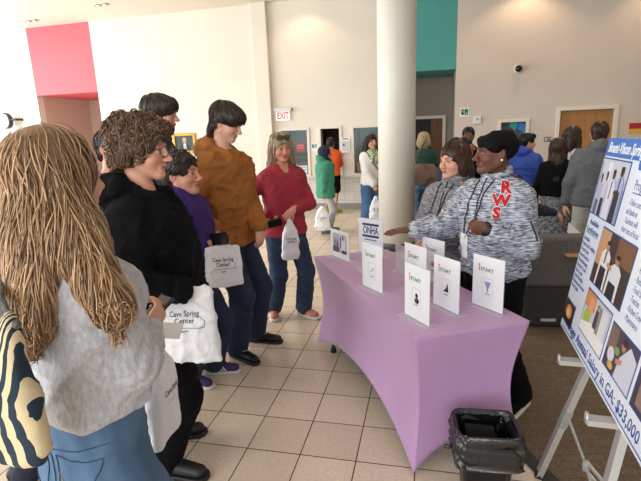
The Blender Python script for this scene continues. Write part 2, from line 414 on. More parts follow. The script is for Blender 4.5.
def hand_prims(Wp, f, n, side, curl=0.35, s=1.0, spread=0.06, thumb=None, curls=None):
    f = V3(f); f /= np.linalg.norm(f); n = V3(n); n = n - f * (n @ f); n /= np.linalg.norm(n)
    l = np.cross(f, n) * side * -1.0                # towards the thumb
    P = [RC(Wp - f * .03 * s, Wp + f * .03 * s, .026 * s, .028 * s, k=.02, flat=(n, .72)),
         RC(Wp + f * .035 * s + l * .012 * s, Wp + f * .075 * s + l * .014 * s, .026 * s, .026 * s, k=.02, flat=(n, .5)),
         RC(Wp + f * .035 * s - l * .012 * s, Wp + f * .070 * s - l * .016 * s, .025 * s, .023 * s, k=.02, flat=(n, .5))]
    L4 = (.074, .082, .076, .060)
    for i in range(4):
        c = curl if curls is None else curls[i]
        base = Wp + f * (.084 - .004 * abs(i - 1)) * s + l * (1.5 - i) * .0185 * s
        d = f + l * (1.5 - i) * spread; d = d / np.linalg.norm(d); p = base - f * .02 * s; ang = 0; r = .0092 * s
        q = base; P.append(RC(p, q, r, r, k=.006))
        for j, (fr, bend) in enumerate(((.45, .8), (.30, 1.1), (.25, .7))):
            ang += c * bend; dd = d * math.cos(ang) + n * math.sin(ang); q2 = q + dd * L4[i] * fr * s
            P.append(RC(q, q2, r, r * .92, k=.003)); q = q2; r *= .92
    td = (f * .62 + l * .72 + n * .30) if thumb is None else (f * thumb[0] + l * thumb[1] + n * thumb[2]); td = td / np.linalg.norm(td)
    b = Wp + f * .018 * s + l * .018 * s; m1 = b + td * .042 * s; d2 = td * .85 + f * .35 + n * .25 * curl; d2 /= np.linalg.norm(d2)
    P += [RC(b, m1, .015 * s, .0115 * s, k=.012), RC(m1, m1 + d2 * .030 * s, .0112 * s, .0100 * s, k=.004), RC(m1 + d2 * .030 * s, m1 + d2 * .052 * s, .0100 * s, .0085 * s, k=.004)]
    lo = np.min([p.bb()[0] for p in P], 0); hi = np.max([p.bb()[1] for p in P], 0)
    return P, (lo, hi)
def ik(S, T, l1, l2, pole):
    d = T - S; L = np.linalg.norm(d)
    if L > (l1 + l2) * .995: T = S + d / L * (l1 + l2) * .995; d = T - S; L = np.linalg.norm(d)
    L = max(L, abs(l1 - l2) + .02)
    a = (l1 * l1 - l2 * l2 + L * L) / (2 * L); h = math.sqrt(max(l1 * l1 - a * a, 0)); u = d / np.linalg.norm(d)
    p = V3(pole); p = p - u * (p @ u); p /= np.linalg.norm(p)
    return S + u * a + p * h, T
class Person: pass

def tubes(paths, rad, cols, n=4):
    """paths (N,T,3), rad (N,T), cols (N,3) -> verts, quads, colours"""
    N, T, _ = paths.shape
    t = np.gradient(paths, axis=1); t /= np.linalg.norm(t, axis=2, keepdims=True) + 1e-9
    ref = np.zeros_like(t); ref[..., 0] = .3; ref[..., 1] = 1; ref[..., 2] = .2
    u = np.cross(t, ref); u /= np.linalg.norm(u, axis=2, keepdims=True) + 1e-9; v = np.cross(t, u)
    V = []
    for j in range(n):
        a = 2 * math.pi * j / n; V.append(paths + (u * math.cos(a) + v * math.sin(a)) * rad[..., None])
    V = np.stack(V, 2)                              # N,T,n,3
    C = np.repeat(np.repeat(cols[:, None, None, :], T, 1), n, 2)
    base = (np.arange(N) * T * n)[:, None, None]; i = (np.arange(T - 1) * n)[None, :, None]; j = np.arange(n)[None, None, :]
    a = base + i + j; b = base + i + (j + 1) % n
    Q = np.stack([a, b, b + n, a + n], -1).reshape(-1, 4)
    return V.reshape(-1, 3), Q, C.reshape(-1, 3)
CROWN = np.array((0, -.055, .125))
def strands(prims, rng, v, Q, n, length, step, r, c0, c1, wave=0.0, wfreq=40.0, part=0.3, grav=0.6, swirl=0.3, lift=0.6, streak=1.0, mask=None, crown=CROWN, forward=0.0, fray=0.0, fcut=.052, zmin=None):
    cand = np.arange(len(v)) if mask is None else np.where(mask(v))[0]
    P = v[rng.choice(cand, n)]; P = P + rng.normal(0, .002, P.shape)
    L = rng.uniform(length[0], length[1], n); T = int(max(4, min(26, length[1] / step))); st = L / T
    off = rng.uniform(-.3, 1.0, n) * lift * r; ph = rng.uniform(0, 6.28, (n, 3)); sw = rng.normal(0, swirl, (n, 3))
    path = [P.copy()]; g0 = None
    for k in range(T):
        N = grad(prims, P); rad = P - crown; rad /= np.linalg.norm(rad, axis=1, keepdims=True) + 1e-6
        low = np.clip((-.02 - P[:, 2]) / .08, 0, 1)[:, None]
        g = rad * (1 - low) * (1 - grav) + np.array((0, forward, -1.0)) * (grav + low) + sw
        g = g - N * (g * N).sum(1, keepdims=True); g /= np.linalg.norm(g, axis=1, keepdims=True) + 1e-6
        if g0 is not None: g = g * .6 + g0 * .4; g /= np.linalg.norm(g, axis=1, keepdims=True) + 1e-6
        if k: g[farp] = np.array((0, -.02, -1.0)) + sw[farp] * .6
        g0 = g; P = P + g * st[:, None]
        d = sdf(prims, P); far = d > .012; farp = farp | far if k else far
        corr = np.where(far, 0, d - off); P = P - grad(prims, P) * corr[:, None]
        if fray: P = P + rng.normal(0, fray, P.shape)
        path.append(P.copy())
    path = np.stack(path, 1)
    if zmin is not None:
        zl = rng.uniform(zmin[0], zmin[1], len(path)); zl = zl + .03 * np.abs(path[:, 0, 0] / .1)
        for k in range(1, path.shape[1]):
            m_ = path[:, k, 2] < zl; path[m_, k] = path[m_, k - 1]
    if fcut is not None:
        keep = ~((path[..., 1] > .050) & (np.abs(path[..., 0]) < .066) & (path[..., 2] < fcut)).any(1); path = path[keep]; L = L[keep]; ph = ph[keep]; n = len(path)
    if wave:
        s = np.linspace(0, 1, T + 1)[None, :] * L[:, None]
        amp = wave * np.minimum(1, s / .03)
        for k in range(3): path[..., k] += amp * np.sin(s * wfreq + ph[:, k:k + 1])
    taper = np.clip(np.linspace(0, 1, T + 1) * 5, .25, 1) * np.clip((1 - np.linspace(0, 1, T + 1)) * 3, .12, 1)
    rad = r * rng.uniform(.6, 1.2, (n, 1)) * taper[None, :]
    mix = rng.beta(1.3, 1.3, (n, 1)) ** streak; cols = np.array(c0) * (1 - mix) + np.array(c1) * mix; cols *= rng.uniform(.8, 1.15, (n, 1))
    return tubes(path, rad, cols)
FACECUT = lambda lo=-.045, top=.115, w=.068: EL((0, .125, lo), (w, .075, top), .010, True)
def hair_volume(st, rng):
    A = lambda g=0: [EL((0, -.022, .032), (.084 + g, .104 + g, .092 + g), .01)]
    ear = [BX((s * .1, .008, -.075), (.035, .022, .062), .01, .012, True) for s in (-1, 1)]
    under = [BX((0, .06, -.17), (.14, .12, .08), .02, .02, True)]
    if st == 'short': return A() + [EL((0, -.06, -.035), (.066, .045, .06), .02), FACECUT(-.045, .105)] + ear + under + [BX((0, 0, -.20), (.2, .2, .1), .01, .02, True)]
    if st == 'shortfront': return A(.004) + [EL((0, .06, .085), (.06, .04, .035), .02), EL((0, -.06, -.035), (.064, .045, .06), .02), FACECUT(-.05, .105)] + ear + under + [BX((0, 0, -.20), (.2, .2, .1), .01, .02, True)]
    if st == 'bowl': return [EL((0, -.018, .040), (.096, .120, .096), .01), EL((0, .055, .052), (.080, .055, .055), .03), EL((0, -.07, -.04), (.075, .05, .07), .02),
                             EL((0, .15, -.072), (.082, .10, .112), .010, True), BX((0, .05, -.145), (.14, .11, .08), .02, .02, True), BX((0, 0, -.22), (.2, .2, .1), .01, .02, True)]
    if st == 'mullet': return [EL((0, -.018, .040), (.095, .118, .096), .01), EL((0, .062, .050), (.078, .055, .055), .03), EL((0, -.072, -.07), (.062, .042, .085), .03), RC((-.074, -.02, .0), (-.078, -.045, -.05), .022, .018), RC((.074, -.02, .0), (.078, -.045, -.05), .022, .018),
                             EL((0, .15, -.072), (.082, .10, .112), .010, True)] + [BX((s * .1, .012, -.062), (.035, .022, .05), .01, .012, True) for s in (-1, 1)] + [BX((0, .08, -.155), (.14, .11, .08), .02, .02, True)]
    if st in ('curly', 'curlyshort'):
        big = st == 'curly'; g = .018 if big else .010
        P = A(g) + [EL((0, -.07, -.04), (.080 + g, .055, .075), .03)]
        if big: P += [EL((s * .078, -.01, .0), (.03, .055, .065), .02) for s in (-1, 1)] + [EL((0, .075, .085), (.07, .045, .035), .02)]
        for i in range(90 if big else 60):
            u = rng.normal(0, 1, 3); u /= np.linalg.norm(u)
            if u[2] < -.35 or (u[1] > .55 and u[2] < .35): continue
            c = np.array((0, -.022, .032)) + u * (np.array((.084, .104, .092)) + g); rr = rng.uniform(.010, .021) if big else rng.uniform(.007, .013)
            P.append(EL(c, (rr, rr, rr), .008))
        P += [FACECUT(-.042 if big else -.038, .112, .078)] + under
        if not big: P += ear
        else: P += [BX((s * .115, .02, -.075), (.03, .014, .04), .01, .012, True) for s in (-1, 1)]
        return P + [BX((0, 0, -.235 if big else -.21), (.2, .2, .1), .01, .02, True)]
    if st == 'long': return A(.002) + [RC((0, -.045, .0), (0, -.105, -.16), .076, .088, k=.04, flat=((0, 1, 0), .6)), RC((0, -.105, -.16), (.045, -.158, -.30), .092, .085, k=.04, flat=((0, 1, 0), .35)), RC((-.045, -.03, -.01), (-.08, -.08, -.16), .042, .05, k=.04), RC((-.08, -.08, -.16), (-.15, -.13, -.28), .05, .030, k=.04), RC((.045, -.025, -.01), (.100, -.055, -.15), .042, .056, k=.04), RC((.100, -.055, -.15), (.235, -.075, -.30), .056, .038, k=.04), FACECUT(-.05, .115, .066)]
    if st == 'longstraight': return A(.006) + [RC((0, -.05, .0), (0, -.105, -.34), .080, .075, k=.04, flat=((0, 1, 0), .6)), RC((-.055, -.03, 0), (-.07, -.03, -.2), .035, .03, k=.03), RC((.055, -.03, 0), (.07, -.03, -.2), .035, .03, k=.03), FACECUT(-.05, .115, .066)]
    if st == 'shoulder': return A(.010) + [EL((0, -.065, -.06), (.095, .055, .10), .03), RC((-.078, -.005, .02), (-.098, -.02, -.15), .028, .034, k=.03), RC((.078, -.005, .02), (.098, -.02, -.15), .028, .034, k=.03), RC((-.05, -.08, -.05), (-.05, -.09, -.17), .05, .035, k=.03), RC((.05, -.08, -.05), (.05, -.09, -.17), .05, .035, k=.03), FACECUT(-.05, .112, .068)]
    if st == 'bob': return A(.007) + [EL((0, -.055, -.040), (.092, .062, .085), .03), EL((-.078, -.018, -.045), (.026, .050, .070), .02), EL((.078, -.018, -.045), (.026, .050, .070), .02), FACECUT(-.050, .122, .074), BX((0, .0, -.24), (.2, .2, .1), .01, .02, True)]
    if st == 'hijab': return [EL((0, -.015, .03), (.092, .112, .102), .01), RC((0, -.02, -.03), (0, -.03, -.16), .088, .10, k=.04, flat=((0, 1, 0), .9)), EL((0, .04, -.13), (.075, .07, .05), .03), EL((0, .13, -.03), (.058, .075, .088), .012, True)]
    if st == 'wrap': return [EL((0, -.025, .042), (.086, .100, .082), .01), EL((0, -.072, .035), (.074, .058, .076), .03), RC((-.078, .03, .045), (.078, .03, .045), .03, k=.02), RC((0, .066, .064), (.05, .052, .064), .026, k=.02), RC((0, .066, .064), (-.05, .052, .064), .026, k=.02),
                            EL((0, .16, -.078), (.12, .10, .110), .012, True), BX((0, .08, -.115), (.16, .11, .085), .02, .015, True)]
HAIRCOL = {'blonde': ('#654933', '#d3ad84'), 'brown': ('#20150f', '#4f3524'), 'dark': ('#1a1411', '#4d3e34'), 'black': ('#070707', '#1a1717'), 'lightbrown': ('#3a281b', '#7c5a3c'),
           'greyblonde': ('#85725a', '#dccba8'), 'pale': ('#a08a62', '#e8d8b0'), 'auburn': ('#2c1a13', '#5e3c2b'), 'curlbrown': ('#33241b', '#8a6a50')}

def person(label, loc, face, H=1.7, sw=.18, bulk=1.0, belly=0.0, lean=0.0, head=(0, 0, 0), hs=1.0, neck=.03, skin='#c99a80', lips='#a55a55', hair=None, haircol='brown', fem=0.0, jaw=1.0,
           q=1, feet=None, rw=None, lw=None, rhand=None, lhand=None, rpole=(.6, -.8, -.6), lpole=(-.6, -.8, -.6), top=None, pants=None, shoes=None, group=None, seed=1, knees=None, relbow=None, seated=False, headoff=(0, 0), up=0.0, build_head=True, nstr=None, toe=12, hairkw=None):
    rng = np.random.default_rng(seed)
    r = thing('person', label, 'person', (loc[0], loc[1], 0), -math.radians(face), group)
    a = -math.radians(face); Ri = np.array(((math.cos(a), math.sin(a), 0), (-math.sin(a), math.cos(a), 0), (0, 0, 1)))
    toL = lambda p: Ri @ (V3(p) - V3((loc[0], loc[1], 0))); dirL = lambda d: Ri @ V3(d)
    fres = (.0075, .005, .004)[q]; cres = (.016, .012, .009)[q]; 
    sk = srgb(skin); z0 = 0.0
    hipz = .515 * H; drop = 0
    sh = lambda z: math.tan(lean) * max(0, z - hipz)
    Rh = rotm(head[0], head[1], head[2])
    hc = V3((headoff[0], sh(.93 * H) + .015 + headoff[1], H + up - .125 * hs))
    nb = V3((0, sh(.83 * H) - .012, .835 * H))
    HP = xf(head_prims(fem, jaw), Rh, hc, hs)
    B = HP + [RC(nb, hc + Rh @ V3((0, -.028, -.055)) * hs, .056 * (1 - .12 * fem) * (1 + .25 * (bulk - 1)), .050 * (1 - .12 * fem) * hs, k=.025)]
    s = H / 1.75
    tb = [(.46 * H, 0, 0, sw * .80, .09), (.53 * H, 0, 0, sw * .84, .10 + belly * .5), (.62 * H, 0, sh(.62 * H) + belly * .4, sw * .76, .095 + belly * .6), (.72 * H, 0, sh(.72 * H) + belly * .25, sw * .90, .108 + belly * .3),
          (.79 * H, 0, sh(.79 * H), sw * .96, .098), (.825 * H, 0, sh(.82 * H) - .01, sw * .62, .066), (.845 * H, 0, sh(.84 * H) - .012, sw * .34, .05)]
    tb = [(z, x, y, rx * (1 + (bulk - 1) * .8), ry * bulk) for z, x, y, rx, ry in tb]
    B += [ST([(z, x, y, rx * (.90 if z < .81 * H else .97), ry * (.88 if z < .81 * H else .97)) for z, x, y, rx, ry in tb], k=.04)]
    # arms
    S = {1: V3((sw * .93, sh(.8 * H), .795 * H)), -1: V3((-sw * .93, sh(.8 * H), .795 * H))}
    l1, l2 = .172 * H, .152 * H
    fine = []; o = Person(); o.root = r; o.toL = toL; o.dirL = dirL; o.hc = hc; o.Rh = Rh; o.hs = hs; o.wr = {}; o.el = {}; o.S = S
    for sd, wv, hd, pole in ((1, rw, rhand, rpole), (-1, lw, lhand, lpole)):
        T = toL(wv) if wv is not None else S[sd] + V3((sd * .07, .06, -(l1 + l2) * .985))
        E, T = ik(S[sd], T, l1, l2, V3(pole))
        if sd == 1 and relbow is not None: E = toL(relbow)
        o.wr[sd] = T; o.el[sd] = E
        B += [RC(S[sd] - V3((sd * .03, 0, .02)), E, .036 * s * bulk, .033 * s * bulk, k=.02), RC(E, T, .034 * s * bulk, .024 * s, k=.02)]
        hd = hd or {}
        f = hd.get('f'); f = dirL(f) if f is not None else (T - E); n = hd.get('n'); n = dirL(n) if n is not None else V3((-sd, .25, 0))
        kw = {k: v for k, v in hd.items() if k not in ('f', 'n')}
        HP2, bb = hand_prims(T, f, n, sd, s=kw.pop('s', .98 * s ** .5 * (1 - .06 * fem)), **kw); B += HP2
        if q > 0 or hd: fine.append(bb)
    # legs
    F2 = {1: V3((.095, .0, 0)), -1: V3((-.095, .0, 0))} if feet is None else {1: toL((*feet[0], 0)), -1: toL((*feet[1], 0))}
    hip = {}; kn = {}; an = {}
    for sd in (1, -1):
        hip[sd] = V3((sd * sw * .47, 0, hipz - .02)); an[sd] = F2[sd] + V3((0, -.03, .085))
        if knees is not None: kn[sd] = V3(knees[0 if sd > 0 else 1])
        else: kn[sd], an[sd] = ik(hip[sd], an[sd], .245 * H, .235 * H, (sd * .1, 1, 0))
        B += [RC(hip[sd], kn[sd], .072 * s * bulk, .048 * s, k=.04), RC(kn[sd], an[sd], .046 * s, .032 * s, k=.02), RC(an[sd] - V3((0, 0, .03)), an[sd] + V3((sd * .02, .11, -.05)), .03, .024, k=.02)]
    o.hip, o.kn, o.an = hip, kn, an; o.H = H
    fine.append((hc + V3((-.105, -.10, -.125)) * hs, hc + V3((.105, .13, .10)) * hs))
    v, Q = mesh_sdf(B, .020, fine, fres); v = relax(v, Q, 1, .25)
    cols = np.tile(np.array(sk), (len(v), 1))
    cols *= (1 + .10 * (vnoise(v, 14, seed)[:, None] - .5)) * np.array((1, 1, 1))
    L = (v - hc) @ Rh / hs
    hcol = [srgb(c) for c in HAIRCOL[haircol]]
    for c, rr, colr, st in head_paint(sk, np.array(hcol[0]) * .6 + np.array(sk) * .25, srgb(lips)):
        d = np.sqrt((((L - V3(c)) / V3(rr)) ** 2).sum(1)); m = np.clip((1.25 - d) / .5, 0, 1)[:, None] * min(st, 1)
        cols = cols * (1 - m) + np.array(colr) * m
    np_obj('body', v, Q, mat('skin', '#c99a80', .5, attr=True, bump=.08, bscale=160, spec=.35), r, cols)
    o.body = B
    # top garment
    o.top = None
    if top:
        t = dict(ease=.022, hem=.485, sr=(.062, .050, .040), amp=.008, collar=None, hood=False, k=.05, cuff=True, sleeve=.95, waist=1.0, name='sweatshirt', f=(7, 7, 13)); t['k'] = .03; t.update(top)
        e = t['ease']; rows = []
        for z, x, y, rx, ry in tb:
            if z < .50 * H or z > .835 * H: continue
            rows.append((z, x, y, rx + e * (1 if z < .8 * H else .5), ry + e))
        lowest = rows[0]
        rows = [(t['hem'] * H, 0, lowest[2], (lowest[3] + .004) * t['waist'], lowest[4] + .004)] + [rw_ for rw_ in rows if rw_[0] > t['hem'] * H + .02]
        rows += [(.845 * H, 0, sh(.84 * H) - .012, .075, .062 + e * .3)]
        G = [ST(rows, k=.05, rnd=.015)]
        for sd in (1, -1):
            E, T = o.el[sd], o.wr[sd]; sr = [x * s * (1 + (bulk - 1) * .7) for x in t['sr']]
            T2 = E + (T - E) * t['sleeve']
            G += [RC(S[sd] + V3((-sd * .03, 0, -.015)), E, sr[0], sr[1], k=t['k']), RC(E, T2 - (T2 - E) * .10, sr[1], sr[2] * 1.08, k=.02)]
            if t['cuff']: G += [RC(T2 - (T2 - E) / np.linalg.norm(T2 - E) * .045, T2 - (T2 - E) / np.linalg.norm(T2 - E) * .03, sr[2] * .86, sr[2] * .86, k=.008)]
            else: G += [RC(E, T2 - (T2 - E) / np.linalg.norm(T2 - E) * sr[2], sr[1], sr[2], k=.01)]
        if t['hood']:
            g = t['hood']; y0 = nb[1]; z = .845 * H
            G += [EL((0, y0 - .095 * g, z + .005), (.12 * g, .075 * g, .075 * g), .03), RC((-.085 * g, y0 - .05, z + .018), (-.05 * g, y0 + .085, z - .035), .034 * g, .026 * g, k=.02), RC((.085 * g, y0 - .05, z + .018), (.05 * g, y0 + .085, z - .035), .034 * g, .026 * g, k=.02),
                  RC((-.085 * g, y0 - .05, z + .018), (0, y0 - .105, z + .05), .034 * g, .04 * g, k=.02), RC((.085 * g, y0 - .05, z + .018), (0, y0 - .105, z + .05), .034 * g, .04 * g, k=.02)]
        if t['collar'] == 'crew': G += [EL((0, nb[1] + .055, .865 * H), (.058, .05, .045), .01, True)]
        if t['collar'] == 'vee': G += [EL((0, nb[1] + .10, .845 * H), (.050, .075, .090), .008, True)]
        if t['collar'] == 'stand':
            for i in range(14):
                aa = 2 * math.pi * i / 14; bb_ = aa + 2 * math.pi / 14
                if math.sin(aa + .22) > .93: continue
                G.append(RC((.068 * math.cos(aa), nb[1] + .006 + .066 * math.sin(aa), .862 * H - .018 * math.sin(aa)), (.068 * math.cos(bb_), nb[1] + .006 + .066 * math.sin(bb_), .862 * H - .018 * math.sin(bb_)), .017, k=.012))
        if t.get('extra'): G += t['extra'](o)
        if not t['hood'] and t['collar'] != 'none': G += [RC(nb + V3((0, .0, .03)), hc + Rh @ V3((0, -.02, -.06)) * hs, .050, .05, k=.008, sub=True)] if t['collar'] in ('stand',) else []
        v, Q = mesh_sdf(G, cres); v = relax(v, Q, 2)
        if t['amp']:
            v = folds(v, Q, t['amp'], t['f'], seed); nn_ = vnormals(v, Q)
            for sd in (1, -1):
                for c_, dr in ((o.el[sd], o.wr[sd] - S[sd]), (o.wr[sd] * .72 + o.el[sd] * .28, o.wr[sd] - o.el[sd])):
                    dr = dr / (np.linalg.norm(dr) + 1e-6); rel = v - c_; wgt = np.exp(-((rel ** 2).sum(1)) / .085 ** 2)
                    ph_ = (rel @ dr) * 190 + 5 * vnoise(v, 9.0, seed + 30 + sd); v = v + nn_ * (wgt * .0048 * np.sin(ph_))[:, None]
        o.top = np_obj(t['name'], v, Q, t['m'], r); o.topv, o.topQ = v, Q
        o.bvh = BVHTree.FromPolygons([Vector(p) for p in v], [tuple(x) for x in Q.tolist()])
        o.G = G
        vt, Qt = mesh_sdf([p for p in G if p.kind in ('st', 'el')], .014); o.tbvh = BVHTree.FromPolygons([Vector(p) for p in vt], [tuple(x) for x in Qt.tolist()])
    if pants:
        t = dict(r=(.095, .068, .058), amp=.007, name='jeans', skirt=None, rise=.53, len=1.0, ease=.010, bag=1.0); t.update(pants)
        e = t['ease']; rows = [(z, x, y, rx + e, ry + e) for z, x, y, rx, ry in tb if z < .60 * H]
        rows = [(.465 * H, 0, 0, (sw * .86 + e) * (1 + (bulk - 1) * .8), (.10 + e) * bulk), (t['rise'] * H, 0, 0, (sw * .80 + e) * (1 + (bulk - 1) * .8), (.098 + e + belly * .4) * bulk)]
        G = [ST(rows, k=.05)]
        for sd in (1, -1):
            rr = [x * s * (1 + (bulk - 1) * .8) for x in t['r']]; A2 = kn[sd] + (an[sd] - kn[sd]) * t['len']
            if t['len'] > .99: A2 = A2 + V3((0, -.005, -.035))
            if t['len'] > 0: G += [RC(hip[sd] + V3((0, -.01, -.02)), kn[sd], rr[0], rr[1], k=.04), RC(kn[sd], A2 + (kn[sd] - A2) / np.linalg.norm(kn[sd] - A2) * rr[2] * .6, rr[1], rr[2], k=.03)]
            else: G += [RC(hip[sd] + V3((0, -.01, -.02)), hip[sd] + (kn[sd] - hip[sd]) * .8, rr[0], rr[1], k=.04)]
        if t['skirt']: G = [ST([(t['skirt'][0], 0, 0, t['skirt'][1], t['skirt'][2]), (.5 * H, 0, 0, sw * .9, .125), (t['rise'] * H, 0, 0, sw * .8, .10)])]
        if not seated: G += [BX((0, 0, -.2), (2, 2, .2 + .022), .0, .004, True)]
        v, Q = mesh_sdf(G, cres); v = relax(v, Q, 2)
        if t['amp']: v = folds(v, Q, t['amp'], (8, 8, 15), seed + 3)
        o.pants = np_obj(t['name'], v, Q, t['m'], r); o.pbvh = BVHTree.FromPolygons([Vector(p) for p in v], [tuple(x) for x in Q.tolist()])
    if shoes:
        t = dict(m=None, sole=None, name='shoe', L=.27, h=1.0, w=1.0); t.update(shoes)
        for sd in (1, -1):
            A2 = an[sd].copy(); ang = math.radians(toe) * sd; fx = V3((math.sin(ang), math.cos(ang), 0)); base = V3((A2[0], A2[1], 0)); Lf = t['L']
            up = [RC(base + fx * -.035 + V3((0, 0, .058)), base + fx * .03 + V3((0, 0, .06)), .040 * t['w'], .040 * t['w'], k=.02), RC(base + fx * .02 + V3((0, 0, .055)), base + fx * (Lf - .115) + V3((0, 0, .040)), .042 * t['w'], .034 * t['w'], k=.03, flat=((0, 0, 1), .85)),
                  RC(base + V3((0, -.005, .07)), base + V3((0, -.008, .10 * t['h'])), .040, .040, k=.02), BX(base + V3((0, 0, -.1)), (.5, .5, .122), 0, .004, True), BX(base + V3((0, 0, .30 + .105 * t['h'])), (.5, .5, .2), 0, .004, True)]
            so = [RC(base + fx * -.040 + V3((0, 0, .015)), base + fx * (Lf - .112) + V3((0, 0, .015)), .043 * t['w'], .045 * t['w'], k=.01), BX(base + V3((0, 0, -.1)), (.5, .5, .101), 0, .002, True), BX(base + V3((0, 0, .126)), (.5, .5, .1), 0, .002, True)]
            res = (.012, .009, .006)[q]
            sh_ = solid(t['name'], up, t['m'], r, res); solid('sole', so, t['sole'] or t['m'], sh_, res)
            if q == 2:
                me_ = sh_.data; bv = BVHTree.FromPolygons([v_.co for v_ in me_.vertices], [tuple(p_.vertices) for p_ in me_.polygons]); sx_ = V3((fx[1], -fx[0], 0))
                def on_(p): h_ = bv.ray_cast(Vector(p) + Vector((0, 0, .2)), Vector((0, 0, -1)), .4); return (h_[0] + Vector((0, 0, .002))) if h_[0] is not None else Vector(p)
                lb = MB()
                for k_ in range(5):
                    c_ = base + fx * (.015 + .022 * k_) + V3((0, 0, .05)); lb.tube([on_(c_ + sx_ * u_ + fx * u_ * .3 * (1 if k_ % 2 else -1)) for u_ in (-.022, -.011, 0, .011, .022)], .0028, 6)
                lb.build('laces', t.get('lace') or t['m'], sh_, True)
                if t.get('stripes'):
                    for si_ in (-1, 1):
                        st_ = MB()
                        for k_ in range(3):
                            pts_ = []
                            for u_ in np.linspace(0, 1, 5):
                                p_ = Vector(base + fx * (.045 + .022 * k_ - .028 * u_) + sx_ * si_ * .09 + V3((0, 0, .028 + .042 * u_))); h_ = bv.ray_cast(p_, Vector(-sx_ * si_), .2); pts_.append((h_[0] if h_[0] is not None else p_) + Vector(sx_ * si_ * .0015))
                            st_.tube(pts_, [(.0015, .0045)] * 5, 6, flat=sx_ * si_)
                        st_.build('side_stripes', t['stripes'], sh_)
    if hair:
        kw = dict(n=(70, 220, 420)[q], length=(.04, .09), step=.008, r=(.006, .0042, .0034)[q], wave=0, wfreq=40, lift=.8, grav=.5, swirl=.15)
        defs = {'curly': dict(fcut=.045, length=(.03, .07), wave=.007, wfreq=110, swirl=.7, lift=1.5, grav=.3, r=.0042), 'curlyshort': dict(length=(.02, .045), wave=.005, wfreq=140, swirl=.8, lift=1.3, grav=.3), 'long': dict(length=(.12, .34), wave=.006, wfreq=28, step=.014, lift=1.2),
                'longstraight': dict(length=(.12, .30), wave=.003, wfreq=30, step=.014), 'shoulder': dict(length=(.08, .2), wave=.006, wfreq=35, step=.012), 'bob': dict(length=(.06, .15), wave=.005, wfreq=45, step=.01), 'bowl': dict(length=(.06, .12), grav=.25, forward=.3, fcut=.018), 'mullet': dict(length=(.06, .12), grav=.25, forward=.35, fcut=.018)}
        kw.update(defs.get(hair, {})); kw.update(hairkw or {})
        if nstr: kw['n'] = nstr
        HV = hair_volume(hair, rng); extra = kw.pop('extra', None)
        if extra: HV = HV[:1] + extra + HV[1:]
        v, Q = mesh_sdf(HV, (.011, .008, .006)[q]); v = relax(v, Q, 1)
        if hair in ('hijab', 'wrap'):
            v = folds(v, Q, .006, (14, 14, 26), seed); hm = kw.get('m') or mat('navy_scarf_cloth', '#1b2138', .85, bump=.2)
            np_obj('headscarf' if hair == 'hijab' else 'head_wrap', v @ Rh.T * hs + hc, Q, hm, r)
        else:
            c0, c1 = hcol; mixv = vnoise(v * np.array((1, 1, .35)), 60, seed)[:, None]; cb = np.array(c0) * (1 - mixv * .6) + np.array(c1) * mixv * .6
            v2, Q2, C2 = strands(HV, rng, v, Q, kw.pop('n'), kw.pop('length'), kw.pop('step'), kw.pop('r'), c0, c1, **kw)
            vv = np.concatenate([v, v2]); QQ = np.concatenate([Q, Q2 + len(v)]); CC = np.concatenate([cb * .8, C2])
            hm = mat('hair', '#403020', .42, attr=True, spec=.4)
            np_obj('hair', vv @ Rh.T * hs + hc, QQ, hm, r, CC)
    return o
def decal_on(o, name, vs2, fs, origin, xdir, ydir, m, parent, off=.0025, dist=.25, sx=1.0):
    """lay a flat outline onto the person's garment (all in the person's own coordinates)"""
    x = Vector(xdir).normalized(); y = Vector(ydir); y = (y - x * y.dot(x)).normalized(); z = x.cross(y); O = Vector(origin)
    vs = []
    for v in vs2:
        p = O + x * v[0] * sx + y * v[1]
        tb_ = getattr(o, 'tbvh', None)
        hit = (tb_ or o.bvh).ray_cast(p + z * dist, -z, dist * 2)
        if hit[0] is None: vs.append(p); continue
        h0 = hit[0]
        if tb_:
            h1 = o.bvh.ray_cast(h0 + z * .045, -z, .09)
            if h1[0] is not None: h0 = h1[0]
        vs.append(h0 + z * off)
    b = MB(); b.add(vs, fs); return b.build(name, m, parent)
def dense(vs, fs, cell=0.012):
    """cut big faces of a flat outline so that it can follow a curved surface"""
    import bmesh
    bm = bmesh.new(); vv = [bm.verts.new(v) for v in vs]
    for f in fs:
        try: bm.faces.new([vv[i] for i in f])
        except ValueError: pass
    xs = [v[0] for v in vs]; ys = [v[1] for v in vs]
    for ax_, lo, hi in ((0, min(xs), max(xs)), (1, min(ys), max(ys))):
        q = lo + cell
        while q < hi:
            co = (q, 0, 0) if ax_ == 0 else (0, q, 0); no = (1, 0, 0) if ax_ == 0 else (0, 1, 0)
            bmesh.ops.bisect_plane(bm, geom=bm.verts[:] + bm.edges[:] + bm.faces[:], plane_co=co, plane_no=no); q += cell
    bm.verts.index_update(); V_ = [v.co.copy() for v in bm.verts]; F_ = [tuple(v.index for v in f.verts) for f in bm.faces]; bm.free(); return V_, F_

